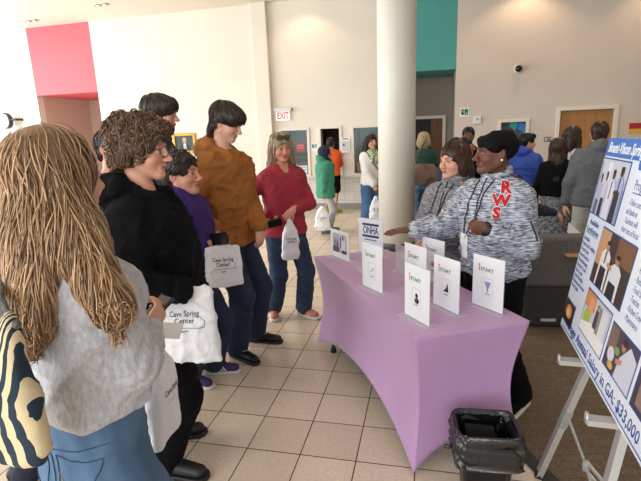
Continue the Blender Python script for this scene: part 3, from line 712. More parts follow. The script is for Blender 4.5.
# ------------------------------------------------------------------ the room
RM = Matrix.Rotation(PSI, 4, 'Z')
def wall_grid(mb, a0, a1, z0, z1, b0, b1, holes):
    As = sorted({a0, a1, *[h[0] for h in holes], *[h[1] for h in holes]}); Zs = sorted({z0, z1, *[h[2] for h in holes], *[h[3] for h in holes]})
    As = [a for a in As if a0 <= a <= a1]; Zs = [z for z in Zs if z0 <= z <= z1]
    for i in range(len(As) - 1):
        for j in range(len(Zs) - 1):
            ca, cz = (As[i] + As[i + 1]) / 2, (Zs[j] + Zs[j + 1]) / 2
            if any(h[0] < ca < h[1] and h[2] < cz < h[3] for h in holes): continue
            mb.box((As[i], b0, Zs[j]), (As[i + 1], b1, Zs[j + 1]), RM)
    return mb
m_wall = mat('cream_wall_paint', '#e3dccf', .75, var=.03, vscale=1.2, bump=.05, bscale=220)
m_wall2 = mat('taupe_wall_paint', '#d6c9bc', .75, var=.03, vscale=1.2, bump=.05, bscale=220)
m_trim = mat('white_trim_paint', '#e2dccf', .5)
m_red = mat('coral_wall_paint', '#e4626c', .6, var=.02, vscale=2)
m_teal = mat('teal_wall_paint', '#4a9c93', .6, var=.02, vscale=2)
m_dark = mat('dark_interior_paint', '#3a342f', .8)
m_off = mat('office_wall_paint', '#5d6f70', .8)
RED = (-9.71, -7.91, 0, 2.92); TEAL = (-.85, .57, 0, 2.90)
W1_ = (-3.26, -2.65, .81, 1.80); W2_ = (-2.33, -1.91, .80, 1.81); W3_ = (-1.58, -.97, .81, 1.80); W4_ = (1.49, 1.97, .85, 1.79); D1_ = (2.60, 3.58, 0, 1.97)
SPLIT = -1.2
wl = wall_grid(MB(), -12, TEAL[0], 0, CEIL, WALL, WALL + .2, [(RED[0], RED[1], 0, CEIL), W1_, W2_, W3_]).build('wall_far_left', m_wall); struct(wl)
wr = wall_grid(MB(), TEAL[1], 9.5, 0, CEIL, WALL, WALL + .2, [W4_, D1_]).build('wall_far_right', m_wall2); struct(wr)
struct(MB().box((RED[0], WALL + .005, 2.92), (RED[1], WALL + 2.2, CEIL), RM).build('wall_red_bulkhead', m_red))
struct(MB().box((TEAL[0], WALL + .005, 2.90), (TEAL[1], WALL + 1.7, CEIL), RM).build('wall_teal_bulkhead', m_teal))
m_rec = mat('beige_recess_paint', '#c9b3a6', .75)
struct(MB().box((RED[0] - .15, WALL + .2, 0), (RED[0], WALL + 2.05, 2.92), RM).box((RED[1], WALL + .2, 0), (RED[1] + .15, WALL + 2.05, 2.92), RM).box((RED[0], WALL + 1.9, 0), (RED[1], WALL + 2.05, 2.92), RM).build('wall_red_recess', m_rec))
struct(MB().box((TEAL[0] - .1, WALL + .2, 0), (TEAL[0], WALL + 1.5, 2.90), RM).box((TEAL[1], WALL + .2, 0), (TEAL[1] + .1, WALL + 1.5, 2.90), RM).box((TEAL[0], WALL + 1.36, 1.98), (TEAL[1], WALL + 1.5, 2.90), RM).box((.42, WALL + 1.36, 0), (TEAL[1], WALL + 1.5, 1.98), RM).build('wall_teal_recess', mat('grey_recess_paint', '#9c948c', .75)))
# passage behind the teal recess: a dark opening with a wooden door leaf
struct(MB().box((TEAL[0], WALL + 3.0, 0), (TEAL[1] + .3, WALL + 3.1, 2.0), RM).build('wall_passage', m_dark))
t = MB().box((.36, WALL + 1.30, 0), (.43, WALL + 1.36, 2.03), RM).box((TEAL[0], WALL + 1.30, 1.96), (.36, WALL + 1.36, 2.03), RM).build('trim_3', m_trim); struct(t)
m_oak = mat('oak_veneer', '#b98348', .45, color2='#a06c36', vscale=5, stretch=(12, 12, .6), ramp=(.3, .7))
d = MB().box((.10, WALL + 1.4, 0), (.36, WALL + 2.2, 1.95), RM).build('door_2', mat('dark_oak', '#7a4a25', .5, color2='#5f3718', vscale=5, stretch=(12, 12, .6))); struct(d)
d = MB().box((-8.9, WALL + 1.84, 0), (-7.95, WALL + 1.9, 2.13), RM).build('door_3', m_oak); struct(d)
# the wooden door at right
d = struct(MB().box((D1_[0], WALL + .06, .01), (D1_[1], WALL + .11, D1_[3]), RM).build('door_1', m_oak))
fr = MB()
for lo, hi in (((2.53, WALL - .03, 0), (2.60, WALL + .12, 2.04)), ((3.58, WALL - .03, 0), (3.65, WALL + .12, 2.04)), ((2.60, WALL - .03, 1.97), (3.58, WALL + .12, 2.04))): fr.box(lo, hi, RM)
struct(bevel(fr.build('trim_1', m_trim), .006))
dh = MB(); c = RM @ Vector((2.72, WALL + .03, 1.02)); dh.tube([c + Vector((0, .04, 0)), c, c + Vector((.11, 0, 0))], .011, 8)
h = dh.build('door_handle', mat('brushed_metal', '#8a8a88', .3, metal=1), d, True)
MB().box((2.68, WALL + .035, 1.22), (2.86, WALL + .058, 1.50), RM).build('door_plate', mat('black_plate', '#1a1a1a', .5), d)
# service windows
glass = mat('window_glass', '#9fb0b0', .03, trans=.0, alpha=.10, spec=.8)
def window(n, o, w=.06, pane=True, lower=True):
    f = MB(); a0, a1, z0, z1 = o
    f.box((a0 - w, WALL - .03, z0 - (w if lower else 0)), (a0, WALL + .2, z1 + w), RM).box((a1, WALL - .03, z0 - (w if lower else 0)), (a1 + w, WALL + .2, z1 + w), RM).box((a0, WALL - .03, z1), (a1, WALL + .2, z1 + w), RM)
    if lower: f.box((a0, WALL - .03, z0 - w), (a1, WALL + .2, z0), RM)
    q = struct(f.build('window_%d' % n, m_trim)); bevel(q, .005)
    if pane:
        MB().box((a0, WALL + .08, z0), (a1, WALL + .086, z1), RM).build('glass_pane', glass, q)
    return q
window(1, W1_); window(2, W2_, pane=False); window(3, W3_); window(4, W4_)
# ticket office behind: dim room
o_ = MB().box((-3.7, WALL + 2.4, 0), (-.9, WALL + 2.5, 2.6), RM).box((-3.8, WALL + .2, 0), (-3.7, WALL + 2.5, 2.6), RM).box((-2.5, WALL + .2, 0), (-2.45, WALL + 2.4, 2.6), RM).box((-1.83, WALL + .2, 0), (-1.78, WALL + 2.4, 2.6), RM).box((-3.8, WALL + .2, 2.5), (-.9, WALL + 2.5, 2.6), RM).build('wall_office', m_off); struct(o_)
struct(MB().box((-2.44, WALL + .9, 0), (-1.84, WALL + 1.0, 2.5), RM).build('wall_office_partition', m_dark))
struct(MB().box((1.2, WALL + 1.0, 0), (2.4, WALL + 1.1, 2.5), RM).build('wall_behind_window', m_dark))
ol = bpy.data.lights.new('office_light', 'AREA'); ol.shape = 'RECTANGLE'; ol.size = .8; ol.size_y = .8; ol.energy = 18; ol.color = (.85, .95, 1)
for a_ in (-3.1, -1.35):
    oo = bpy.data.objects.new('office_light', ol); COL.objects.link(oo); oo.location = W(a_, WALL + 1.2, 2.45)
# pilaster, ledge, low tiled wall
struct(bevel(MB().box((-3.77, WALL - .14, 0), (-3.43, WALL, CEIL), RM).build('trim_2', m_wall), .01))
struct(bevel(MB().box((-3.43, WALL - .16, .725), (-.90, WALL + .06, .765), RM).build('trim_4', mat('ledge_stone', '#d8d2c8', .35)), .006))
lw_ = mat('white_block', '#dcd8d2', .5)
nt = lw_.node_tree; bk = nt.nodes.new('ShaderNodeTexBrick'); bk.offset = 0; bk.inputs['Scale'].default_value = 1; bk.inputs['Brick Width'].default_value = .2; bk.inputs['Row Height'].default_value = .2
bk.inputs['Mortar Size'].default_value = .004; bk.inputs['Color1'].default_value = (*srgb('#dedad4'), 1); bk.inputs['Color2'].default_value = (*srgb('#d6d2cc'), 1); bk.inputs['Mortar'].default_value = (*srgb('#b9b5ae'), 1)
tcn = nt.nodes.new('ShaderNodeTexCoord'); mpn = nt.nodes.new('ShaderNodeMapping'); mpn.inputs['Rotation'].default_value = (math.radians(90), 0, 0)
nt.links.new(tcn.outputs['Object'], mpn.inputs[0]); nt.links.new(mpn.outputs[0], bk.inputs[0]); nt.links.new(bk.outputs[0], nt.nodes['Principled BSDF'].inputs['Base Color'])
struct(MB().box((-3.43, WALL - .06, .13), (TEAL[0], WALL, .725), RM).build('wall_counter_front', lw_))
m_base = mat('grey_baseboard', '#8f8d88', .5)
struct(MB().box((-3.43, WALL - .08, 0), (TEAL[0], WALL, .14), RM).build('baseboard_far', m_base))
struct(MB().box((TEAL[1], WALL - .015, 0), (2.53, WALL, .10), RM).box((3.65, WALL - .015, 0), (9.5, WALL, .10), RM).box((-7.91, WALL - .015, 0), (-3.77, WALL, .10), RM).build('baseboard_right', m_base))
# floor: tiles laid with the building, carpet to the right
def tile_mat():
    m = bpy.data.materials.new('beige_floor_tile'); m.use_nodes = True; nt = m.node_tree; N = nt.nodes; Lk = nt.links; b = N['Principled BSDF']
    tc = N.new('ShaderNodeTexCoord'); mp = N.new('ShaderNodeMapping'); mp.vector_type = 'POINT'
    mp.inputs['Rotation'].default_value = (0, 0, -PSI)
    T = 0.3041; ao, bo = (-0.7468 * CA + 2.3179 * SA), (0.7468 * SA + 2.3179 * CA)
    mp.inputs['Location'].default_value = (-ao + 40 * T, -bo + 40 * T, 0)
    Lk.new(tc.outputs['Object'], mp.inputs[0])
    br = N.new('ShaderNodeTexBrick'); br.offset = 0; br.inputs['Scale'].default_value = 1; br.inputs['Brick Width'].default_value = T; br.inputs['Row Height'].default_value = T
    br.inputs['Mortar Size'].default_value = .0034; br.inputs['Mortar Smooth'].default_value = .1; br.inputs['Bias'].default_value = 0
    br.inputs['Color1'].default_value = (*srgb('#dfcfbb'), 1); br.inputs['Color2'].default_value = (*srgb('#d5c4b0'), 1); br.inputs['Mortar'].default_value = (*srgb('#4a4039'), 1)
    Lk.new(mp.outputs[0], br.inputs[0])
    n = N.new('ShaderNodeTexNoise'); n.inputs['Scale'].default_value = 60; n.inputs['Detail'].default_value = 4; Lk.new(mp.outputs[0], n.inputs[0])
    r = N.new('ShaderNodeValToRGB'); r.color_ramp.elements[0].color = (.88, .88, .88, 1); r.color_ramp.elements[1].color = (1.05, 1.05, 1.05, 1); r.color_ramp.elements[0].position = .3; r.color_ramp.elements[1].position = .7; Lk.new(n.outputs[0], r.inputs[0])
    mx = N.new('ShaderNodeMix'); mx.data_type = 'RGBA'; mx.blend_type = 'MULTIPLY'; mx.inputs[0].default_value = 1; Lk.new(br.outputs[0], mx.inputs[6]); Lk.new(r.outputs[0], mx.inputs[7]); Lk.new(mx.outputs[2], b.inputs['Base Color'])
    rr = N.new('ShaderNodeMapRange'); rr.inputs['To Min'].default_value = .26; rr.inputs['To Max'].default_value = .8; Lk.new(br.outputs['Fac'], rr.inputs[0]); Lk.new(rr.outputs[0], b.inputs['Roughness'])
    bp = N.new('ShaderNodeBump'); bp.inputs['Strength'].default_value = .5; bp.inputs['Distance'].default_value = -.002; Lk.new(br.outputs['Fac'], bp.inputs['Height']); Lk.new(bp.outputs[0], b.inputs['Normal'])
    b.inputs['Specular IOR Level'].default_value = .5
    return m
struct(MB().box((-12, -5, -.05), (9.5, WALL + 3.2, 0), RM).build('floor', tile_mat()))
cm = mat('brown_tweed_carpet', '#8b7660', .95, color2='#63513f', vscale=130, ramp=(.38, .62), bump=.6, bscale=300)
nt = cm.node_tree; N = nt.nodes; mx = N.new('ShaderNodeMix'); mx.data_type = 'RGBA'; mx.blend_type = 'MULTIPLY'; mx.inputs[0].default_value = .55
br = N.new('ShaderNodeTexBrick'); br.inputs['Scale'].default_value = 1; br.inputs['Brick Width'].default_value = .11; br.inputs['Row Height'].default_value = .055; br.inputs['Mortar Size'].default_value = .004; br.offset = .5
br.inputs['Color1'].default_value = (1, 1, 1, 1); br.inputs['Color2'].default_value = (.7, .68, .66, 1); br.inputs['Mortar'].default_value = (.5, .47, .43, 1)
tcn = N.new('ShaderNodeTexCoord'); nt.links.new(tcn.outputs['Object'], br.inputs[0])
bs = N['Principled BSDF']; old = bs.inputs['Base Color'].links[0].from_socket
nt.links.new(old, mx.inputs[6]); nt.links.new(br.outputs[0], mx.inputs[7]); nt.links.new(mx.outputs[2], bs.inputs['Base Color'])
cp = [(1.30, .95), (1.03, 2.10), (.62, 3.5), (1.5, 5.2), (1.9, 9.9), (9.5, 8.2), (8.6, -5), (1.9, -3)]
I4 = Matrix.Translation((0, 0, .0005))
struct(MB().poly(cp, I4, .006).build('floor_carpet', cm))
e_ = MB(); Z_ = [(1.92, -3.0), (1.30, .95), (1.03, 2.10), (.62, 3.5)]
for i in range(3): e_.bar(Vector((*Z_[i], .006)), Vector((*Z_[i + 1], .006)), .028, .008, (0, 0, 1)) if False else None
def strip(mb, p, q, wd, z0, z1):
    p = Vector((*p, 0)); q = Vector((*q, 0)); n_ = (q - p).normalized().cross(Vector((0, 0, 1))) * wd / 2
    vs = [p - n_, p + n_, q + n_, q - n_]; mb.add([v + Vector((0, 0, z0)) for v in vs] + [v + Vector((0, 0, z1)) for v in vs], [(0, 3, 2, 1), (4, 5, 6, 7), (0, 1, 5, 4), (1, 2, 6, 5), (2, 3, 7, 6), (3, 0, 4, 7)])
for i in range(3): strip(e_, Z_[i], Z_[i + 1], .07, 0, .011)
struct(e_.build('trim_5', mat('dark_carpet_edging', '#2b2624', .6)))
struct(MB().box((-12, -5, CEIL), (9.5, WALL + .4, CEIL + .1), RM).build('ceiling', mat('cream_ceiling_paint', '#e6ddcf', .8, var=.02, vscale=1.5)))
struct(MB().box((9.5, -5, 0), (9.65, WALL + .3, CEIL), RM).build('wall_right', m_wall2))
# glazed left side: posts, sill and head rail, daylight comes between them
gl = MB().box((-12.1, -5, 0), (-11.95, WALL, .35), RM).box((-12.1, -5, 4.2), (-11.95, WALL, CEIL), RM)
for k in range(8): gl.box((-12.1, -5 + k * 2.2, .35), (-11.98, -4.9 + k * 2.2, 4.2), RM)
struct(gl.build('wall_left', m_trim))
# ceiling downlights, wall scallop spots, then added fill spots
def downlight(a, b, lit=60):
    t = thing('ceiling_light', 'twin bulb ceiling downlight ' + lit[1], 'ceiling light', W(a, b, CEIL), PSI)
    MB().box((-.17, -.09, -.012), (.17, .09, -.0005)).build('trim_plate', flat('#e8e0d2'), t)
    for s in (-1, 1):
        MB().lathe([(.07, -.03), (.075, -.012), (.05, -.012), (.045, -.028)], (s * .085, 0, 0), 20).build('reflector', mat('lamp_ring', '#9a928a', .3, metal=.6), t)
        MB().lathe([(.03, -.030), (.036, -.016), (.02, -.013)], (s * .085, 0, 0), 16).build('bulb', mat('lamp_lens', '#fff1d8', .3, emit=4.0), t)
    return t
for (px, py), lb in (((31, 20), 'above the coral red panel'), ((101, 4), 'near the top edge, right of the red panel')):
    p = gz(px, py, CEIL); a = p[0] * CA + p[1] * SA; b = -p[0] * SA + p[1] * CA; downlight(a, b, (0, lb))
for a, pw in ((-2.55, 22), (1.85, 40), (4.3, 40), (6.8, 30)):
    spot(W(a, WALL - .55, CEIL - .06), pw, 125, (1.0, .70, .42), .05, W(a, WALL - .15, 0), .5)
for a, b in ((-5, 7.5), (-1.5, 7.8), (2.5, 7.5), (5, 5), (2.3, 4.8)):  # added fill under the ceiling to brighten the hall, no fixtures modelled
    spot(W(a, b, CEIL - .06), 95 if a > 0 else 60, 120, (1.0, .92, .82), .08, W(a, b, 0), .6)

# column
cc = at(396.6, 120, 6.70); cx, cy = float(cc[0]), float(cc[1])
col_ = thing('column', 'tall round off-white column standing behind the lavender table', 'column', (cx, cy, 0))
MB().lathe([(.262, .11), (.262, CEIL - .001)], n=64).build('shaft', mat('white_column_paint', '#dfddd2', .45, var=.02, vscale=2), col_, True)
MB().lathe([(.268, .001), (.268, .105), (.262, .11)], n=64).build('base_ring', mat('dark_vinyl', '#3b3a3a', .5), col_, True)
ang = math.atan2(-cy, -cx) + .02
MB().box((.2615, -.0012, .11), (.2632, .0012, CEIL - .01), Matrix.Rotation(ang, 4, 'Z')).build('seam', flat('#b9b7ab'), col_)

# wall pieces
def on_wall(a, z, depth=0.0): return W(a, WALL - depth, z)
def wframe(a, z, d=0.0): return frame_mat(on_wall(a, z, d), W(1, 0), (0, 0, 1))
def sheet(name, label, cat, a0, a1, z0, z1, col, d=.002, th=.004, group=None):
    o = MB().box((a0, WALL - d - th, z0), (a1, WALL - d, z1), RM).build(name, flat(col)); return tag(o, label, cat, group)
def panel_bits(parent, a0, a1, z0, z1, d, bits, name='print'):
    for i, (u0, u1, v0, v1, c) in enumerate(bits):
        MB().box((a0 + u0 * (a1 - a0), WALL - d - .0008, z0 + v0 * (z1 - z0)), (a0 + u1 * (a1 - a0), WALL - d, z0 + v1 * (z1 - z0)), RM).build(name, flat(c), parent)
# exit sign
ex = thing('exit_sign', 'white exit sign with red letters mounted above the ticket window', 'exit sign', W(-3.18, WALL, 2.16), PSI)
bevel(MB().box((-.20, -.09, .07), (.21, 0, .145)).build('housing', mat('grey_white_plastic', '#cfd2d2', .4), ex), .01)
MB().box((-.165, -.055, -.13), (.165, -.045, .07)).build('sign_panel', mat('lit_sign_panel', '#f3ecec', .3, emit=.25), ex)
MB().box((.165, -.075, .075), (.215, -.01, .14)).build('sensor', flat('#5b5f62'), ex)
text_obj('lettering', 'EXIT', .20, frame_mat((0, -.0556, -.03), (1, 0, 0), (0, 0, 1)), mat('exit_red', '#c0283a', .5), ex, width=.27, bold=.004)
# framed portrait
pt = thing('framed_portrait', 'gold-framed portrait of a man in a dark suit, on the cream wall', 'picture', W(-5.70, WALL, 1.605), PSI)
fm = MB(); 
for lo, hi in (((-.30, -.05, -.235), (-.235, 0, .235)), ((.235, -.05, -.235), (.30, 0, .235)), ((-.235, -.05, .17), (.235, 0, .235)), ((-.235, -.05, -.235), (.235, 0, -.17))): fm.box(lo, hi)
bevel(fm.build('frame', mat('gilt_frame', '#b98f3c', .4, metal=.5, bump=.4, bscale=70), pt), .012)
MB().box((-.235, -.02, -.17), (.235, -.012, .17)).build('canvas', mat('painted_backdrop', '#3d4a4c', .6, var=.2, vscale=6), pt)
Pm = frame_mat((0, -.0205, 0), (1, 0, 0), (0, 0, 1))
ell = lambda cx_, cy_, rx, ry, n=24: [(cx_ + rx * math.cos(2 * math.pi * i / n), cy_ + ry * math.sin(2 * math.pi * i / n)) for i in range(n)]
def art(parent, M, shapes, name='painted_shape'):
    for i, (c, pts) in enumerate(shapes): MB().poly(pts, M @ Matrix.Translation((0, 0, .0004 * i)), .0004).build(name, flat(c), parent)
art(pt, Pm, [('#23262b', [(-.15, -.17), (.15, -.17), (.13, -.06), (.05, -.01), (-.05, -.01), (-.13, -.06)]), ('#d9d6cf', [(-.03, -.17), (.03, -.17), (.035, -.01), (-.035, -.01)]), ('#37506b', [(-.01, -.17), (.012, -.17), (.008, -.03), (-.008, -.03)]),
             ('#b7aca3', ell(0, .075, .052, .065)), ('#c29274', ell(0, .055, .047, .062)), ('#7d4f45', [(-.018, .02), (.018, .02), (.01, .014), (-.01, .014)]), ('#3a2b25', ell(-.018, .062, .007, .004, 10)), ('#3a2b25', ell(.018, .062, .007, .004, 10))])
# wall clock on a bracket
ck = thing('wall_clock', 'round two-sided wall clock on a bracket, left on the cream wall', 'clock', W(-10.50, WALL - .25, 2.33), PSI - .25)
MB().lathe([(.19, -.05), (.20, -.03), (.20, .03), (.19, .05)], n=40).build('case', mat('black_case', '#23262a', .4), ck, True).matrix_local = Matrix.Rotation(math.pi / 2, 4, 'X')
MB().lathe([(.165, -.004), (.168, .004)], (0, 0, .052), 40).build('dial', flat('#e9ece6'), ck, True).matrix_local = Matrix.Rotation(math.pi / 2, 4, 'X')
hb = MB().box((-.004, -.062, 0), (.004, -.059, .12)).box((0, -.062, -.004), (.08, -.059, .004))
for k in range(12):
    a_ = k * math.pi / 6; hb.box((-.003, -.061, .135), (.003, -.0585, .155), Matrix.Rotation(a_, 4, 'Y'))
hb.build('hands_and_marks', flat('#1a1a1a'), ck); MB().tube([(.18, .0, .02), (.30, .05, .02), (.32, .22, .02)], .03, 10).build('bracket', mat('black_case', '#23262a', .4), ck)
# camera dome
dm = thing('security_camera', 'small black dome security camera high on the taupe wall', 'camera', W(1.76, WALL, 2.82), PSI)
MB().lathe([(.085, 0), (.085, .03), (.06, .06)], n=28).build('mount', flat('#d9d5d0'), dm, True).matrix_local = Matrix.Rotation(math.pi / 2, 4, 'X')
sp = MB().lathe([(.001, .09), (.03, .085), (.055, .065), (.066, .035), (.066, .0)], (0, 0, .05), 28).build('dome', mat('smoked_dome', '#14161a', .12), dm, True); sp.matrix_local = Matrix.Rotation(math.pi / 2, 4, 'X')
# notices
gs = sheet('wall_sign', 'white sign with green pictogram on the taupe wall beside the corner', 'sign', .67, .85, 1.94, 2.12, '#e9eeea')
panel_bits(gs, .67, .85, 1.94, 2.12, .0062, [(.12, .45, .2, .85, '#1f6f5c'), (.5, .88, .2, .85, '#1f6f5c'), (.22, .36, .45, .7, '#e9eeea'), (.6, .78, .3, .5, '#e9eeea')])
th = thing('thermostat', 'white thermostat box on the taupe wall, right of the green sign', 'thermostat', W(1.02, WALL, 1.86), PSI)
bevel(MB().box((-.075, -.04, -.08), (.075, 0, .08)).build('cover', flat('#dedcd8'), th), .012); MB().box((-.03, -.042, .0), (.03, -.04, .035)).build('display', flat('#aab0ae'), th)
pl = sheet('door_plate', 'small grey room plate on the wall left of the wooden door', 'sign', 2.33, 2.46, 1.37, 1.47, '#6f6a68'); panel_bits(pl, 2.33, 2.46, 1.37, 1.47, .0062, [(.15, .4, .2, .8, '#d8d5d0'), (.5, .9, .55, .7, '#d8d5d0')])
n1 = sheet('notice', 'white printed notice taped between the second and third ticket windows', 'notice', -1.87, -1.67, 1.27, 1.61, '#eef0f2', .032)
panel_bits(n1, -1.87, -1.67, 1.27, 1.61, .0362, [(.2, .8, .86, .93, '#41506a')] + [(.12, .88, .72 - .07 * k, .745 - .07 * k, '#8d95a3') for k in range(9)] + [(.2, .42, .42, .58, '#55617a')])
n2 = sheet('notice', 'small notice with green picture left of the open ticket window', 'notice', -2.575, -2.41, 1.31, 1.51, '#dfe8e4'); panel_bits(n2, -2.575, -2.41, 1.31, 1.51, .0062, [(.15, .5, .45, .85, '#4a8a76'), (.55, .85, .45, .85, '#7da3b4'), (.15, .85, .15, .3, '#9aa')]) if False else panel_bits(n2, -2.575, -2.41, 1.31, 1.51, .0062, [(.15, .5, .45, .85, '#4a8a76'), (.55, .85, .45, .85, '#7da3b4')])
rs = sheet('wall_sign', 'red and yellow sign on the wall right of the wooden door', 'sign', 3.86, 4.25, 1.57, 1.68, '#b3202a'); panel_bits(rs, 3.86, 4.25, 1.57, 1.68, .0062, [(0, 1, -.9, 0, '#d9b54a')])
# window clutter (behind the glass)
def glass_note(label, a0, a1, z0, z1, c, b=.07, bits=()):
    o = MB().box((a0, WALL + b, z0), (a1, WALL + b + .003, z1), RM).build('notice', flat(c)); tag(o, label, 'notice')
    for (u0, u1, v0, v1, cc_) in bits: MB().box((a0 + u0 * (a1 - a0), WALL + b - .001, z0 + v0 * (z1 - z0)), (a0 + u1 * (a1 - a0), WALL + b, z0 + v1 * (z1 - z0)), RM).build('print', flat(cc_), o)
glass_note('red notice taped inside the left ticket window', -2.93, -2.74, 1.31, 1.51, '#a5474b', bits=[(.1, .9, .7, .8, '#d9a0a0'), (.1, .9, .45, .52, '#d9a0a0')])
glass_note('white notice standing low in the left ticket window', -2.92, -2.70, .82, 1.00, '#dce6ea', bits=[(.1, .9, .75, .85, '#5b7c94'), (.1, .9, .3, .6, '#9fb4c2')])
wp = MB()
for i in range(7): wp.box((-3.25 + i * .086, WALL + 2.36, 1.2), (-3.18 + i * .086, WALL + 2.39, 2.1), RM)
tag(wp.build('window_blind', mat('pale_blind', '#9fc0bd', .7)), 'pale blind at the back of the left ticket office', 'blind')
bx_ = MB().box((-3.2, WALL + .5, .8), (-2.7, WALL + .9, 1.02), RM); bx_.box((-3.2, WALL + .5, 1.15), (-2.75, WALL + .53, 1.19), RM)
tag(bx_.build('desk_equipment', mat('office_brown', '#8d5f47', .6)), 'brown desk equipment inside the left ticket window', 'equipment')
mo = thing('computer_monitor', 'dark computer monitor inside the left ticket window', 'monitor', W(-3.12, WALL + .45, .81), PSI)
MB().box((-.12, -.02, .08), (.12, .01, .27)).build('screen', flat('#20262a'), mo); MB().box((-.02, -.0, 0), (.02, .02, .1)).build('stand', flat('#333333'), mo)
pn = thing('round_fan', 'round white desk fan inside the left ticket window', 'fan', W(-3.08, WALL + .25, .81), PSI)
MB().lathe([(.11, -.02), (.115, 0), (.11, .02)], n=28).build('grille', flat('#d5dadb'), pn, True).matrix_local = Matrix.Translation((0, 0, .17)) @ Matrix.Rotation(math.pi / 2, 4, 'X')
MB().lathe([(.06, 0), (.05, .02), (.015, .03), (.015, .07)], n=20).build('foot', flat('#c5cacb'), pn, True)
bb2 = MB().box((-1.55, WALL + .15, .81), (-1.42, WALL + .25, 1.05), RM).box((-1.40, WALL + .15, .81), (-1.33, WALL + .25, 1.0), RM)
tag(bb2.build('brochure_box', mat('tan_card', '#c08a58', .7)), 'tan brochure boxes inside the third ticket window', 'box')
for i, (a_, z_, c_, lb) in enumerate(((1.74, 1.74, '#2f9d8f', 'teal diamond-shaped paper in the dark window'), (1.90, 1.69, '#2f73c0', 'larger blue diamond-shaped paper in the dark window'), (1.60, 1.52, '#2b5f9e', 'lower blue diamond-shaped paper in the dark window'))):
    M = wframe(a_, z_, -.05) @ Matrix.Rotation(.3, 4, 'Z'); tag(MB().poly([(-.09, 0), (0, -.13), (.09, 0), (0, .13)], M, .003).build('paper_diamond', flat(c_)), lb, 'decoration')
st_ = MB()
for k in range(5): st_.poly([(-.012, 0), (.012, 0), (0, .11)], wframe(2.16, 1.53, .004) @ Matrix.Rotation(k * 1.257, 4, 'Z'), .003)
tag(st_.build('paper_star', flat('#cfd8cc')), 'pale star-shaped paper on the wall beside the dark window', 'decoration')

# ------------------------------------------------------------------ lavender table cover
TA = Vector((-.06, 3.54, 0)); TB = Vector((.42, 1.99, 0)); TC_ = Vector((1.02, 2.13, 0)); TD = Vector((.54, 3.68, 0))
TH = .745
m_lav = mat('lavender_spandex', '#bd93c2', .62, var=.03, vscale=3, bump=.15, bscale=400, sheen=.3)
def table_cover():
    corners = [TA, TB, TC_, TD]; cen = sum(corners, Vector()) / 4; mb = MB(); NS = 44; NT = 30; loops = []
    per = []
    for i in range(4):
        p, q = corners[i], corners[(i + 1) % 4]
        for j in range(NS): per.append((i, j / NS, p.lerp(q, j / NS)))
    for t in range(NT + 1):
        T = t / NT; ring = []
        for i, s, p in per:
            long_ = i in (0, 2); arch = (.17 if long_ else .13) * (1 - abs(2 * s - 1) ** 2.2)
            z = TH - (TH - .012 - arch) * T
            e = (p - cen); e.z = 0
            ci = .050 * math.sin(math.pi * min(1, T * 1.0)) ** 1.2 * (1 if True else 0)
            side = (corners[(i + 1) % 4] - corners[i]).normalized(); nrm = Vector((-side.y, side.x, 0)); nrm = nrm if nrm.dot(cen - p) > 0 else -nrm
            mid = 4 * s * (1 - s)
            inset = ci + mid * (.05 if long_ else .035) * T ** 1.1 * (1.25 - .35 * T)
            sd_in = ci * (abs(2 * s - 1) ** 3) * (1 if s < .5 else -1)
            q = p + nrm * inset + side * sd_in
            q.z = z; ring.append(q)
        loops.append(ring)
    n = len(per); vs = [v for r_ in loops for v in r_]; fs = []
    for t in range(NT):
        for j in range(n): fs.append((t * n + j, (t + 1) * n + j, (t + 1) * n + (j + 1) % n, t * n + (j + 1) % n))
    mb.add(vs, fs)
    ctr = len(mb.v); mb.v.append(tuple(cen + Vector((0, 0, TH)))); 
    for j in range(n): mb.f.append((j, (j + 1) % n, ctr)); mb.mi.append(0)
    o = mb.build('table_cover', m_lav); bpy.context.view_layer.update()
    me = o.data; me.polygons.foreach_set('use_smooth', [True] * (NT * n) + [False] * n)
    so = o.modifiers.new('thick', 'SOLIDIFY'); so.thickness = .003; so.offset = -1
    return o
tc_ = table_cover(); tag(tc_, 'stretch lavender cover pulled tight over the display table', 'tablecloth')
# seams on the cover
sm = MB()
for cr, nx in ((TB, TA), (TB, TC_)):
    pass
tb_ = thing('folding_table', 'folding table hidden under the lavender cover, black feet showing', 'table', (TA + TC_) / 2)
cT = (TA + TC_) / 2; ins = lambda p, f=.90: cT.lerp(p, f) - cT
MB().add([ins(p, .975) + Vector((0, 0, z)) for z in (.715, .738) for p in (TA, TB, TC_, TD)], [(3, 2, 1, 0), (4, 5, 6, 7), (0, 1, 5, 4), (1, 2, 6, 5), (2, 3, 7, 6), (3, 0, 4, 7)]).build('tabletop', flat('#c9c6bf'), tb_)
for p in (TA, TB, TC_, TD):
    q = ins(p, .76); bt = ins(p, .76)
    lg = MB().tube([q + Vector((0, 0, .714)), bt + Vector((0, 0, .03))], .014, 12).build('leg', flat('#4a4a4c'), tb_, True)
    MB().lathe([(.022, .0), (.024, .012), (.02, .035)], tuple(ins(p, .955) if False else ins(p, .76)), 16).build('rubber_foot', flat('#151515'), lg, True)

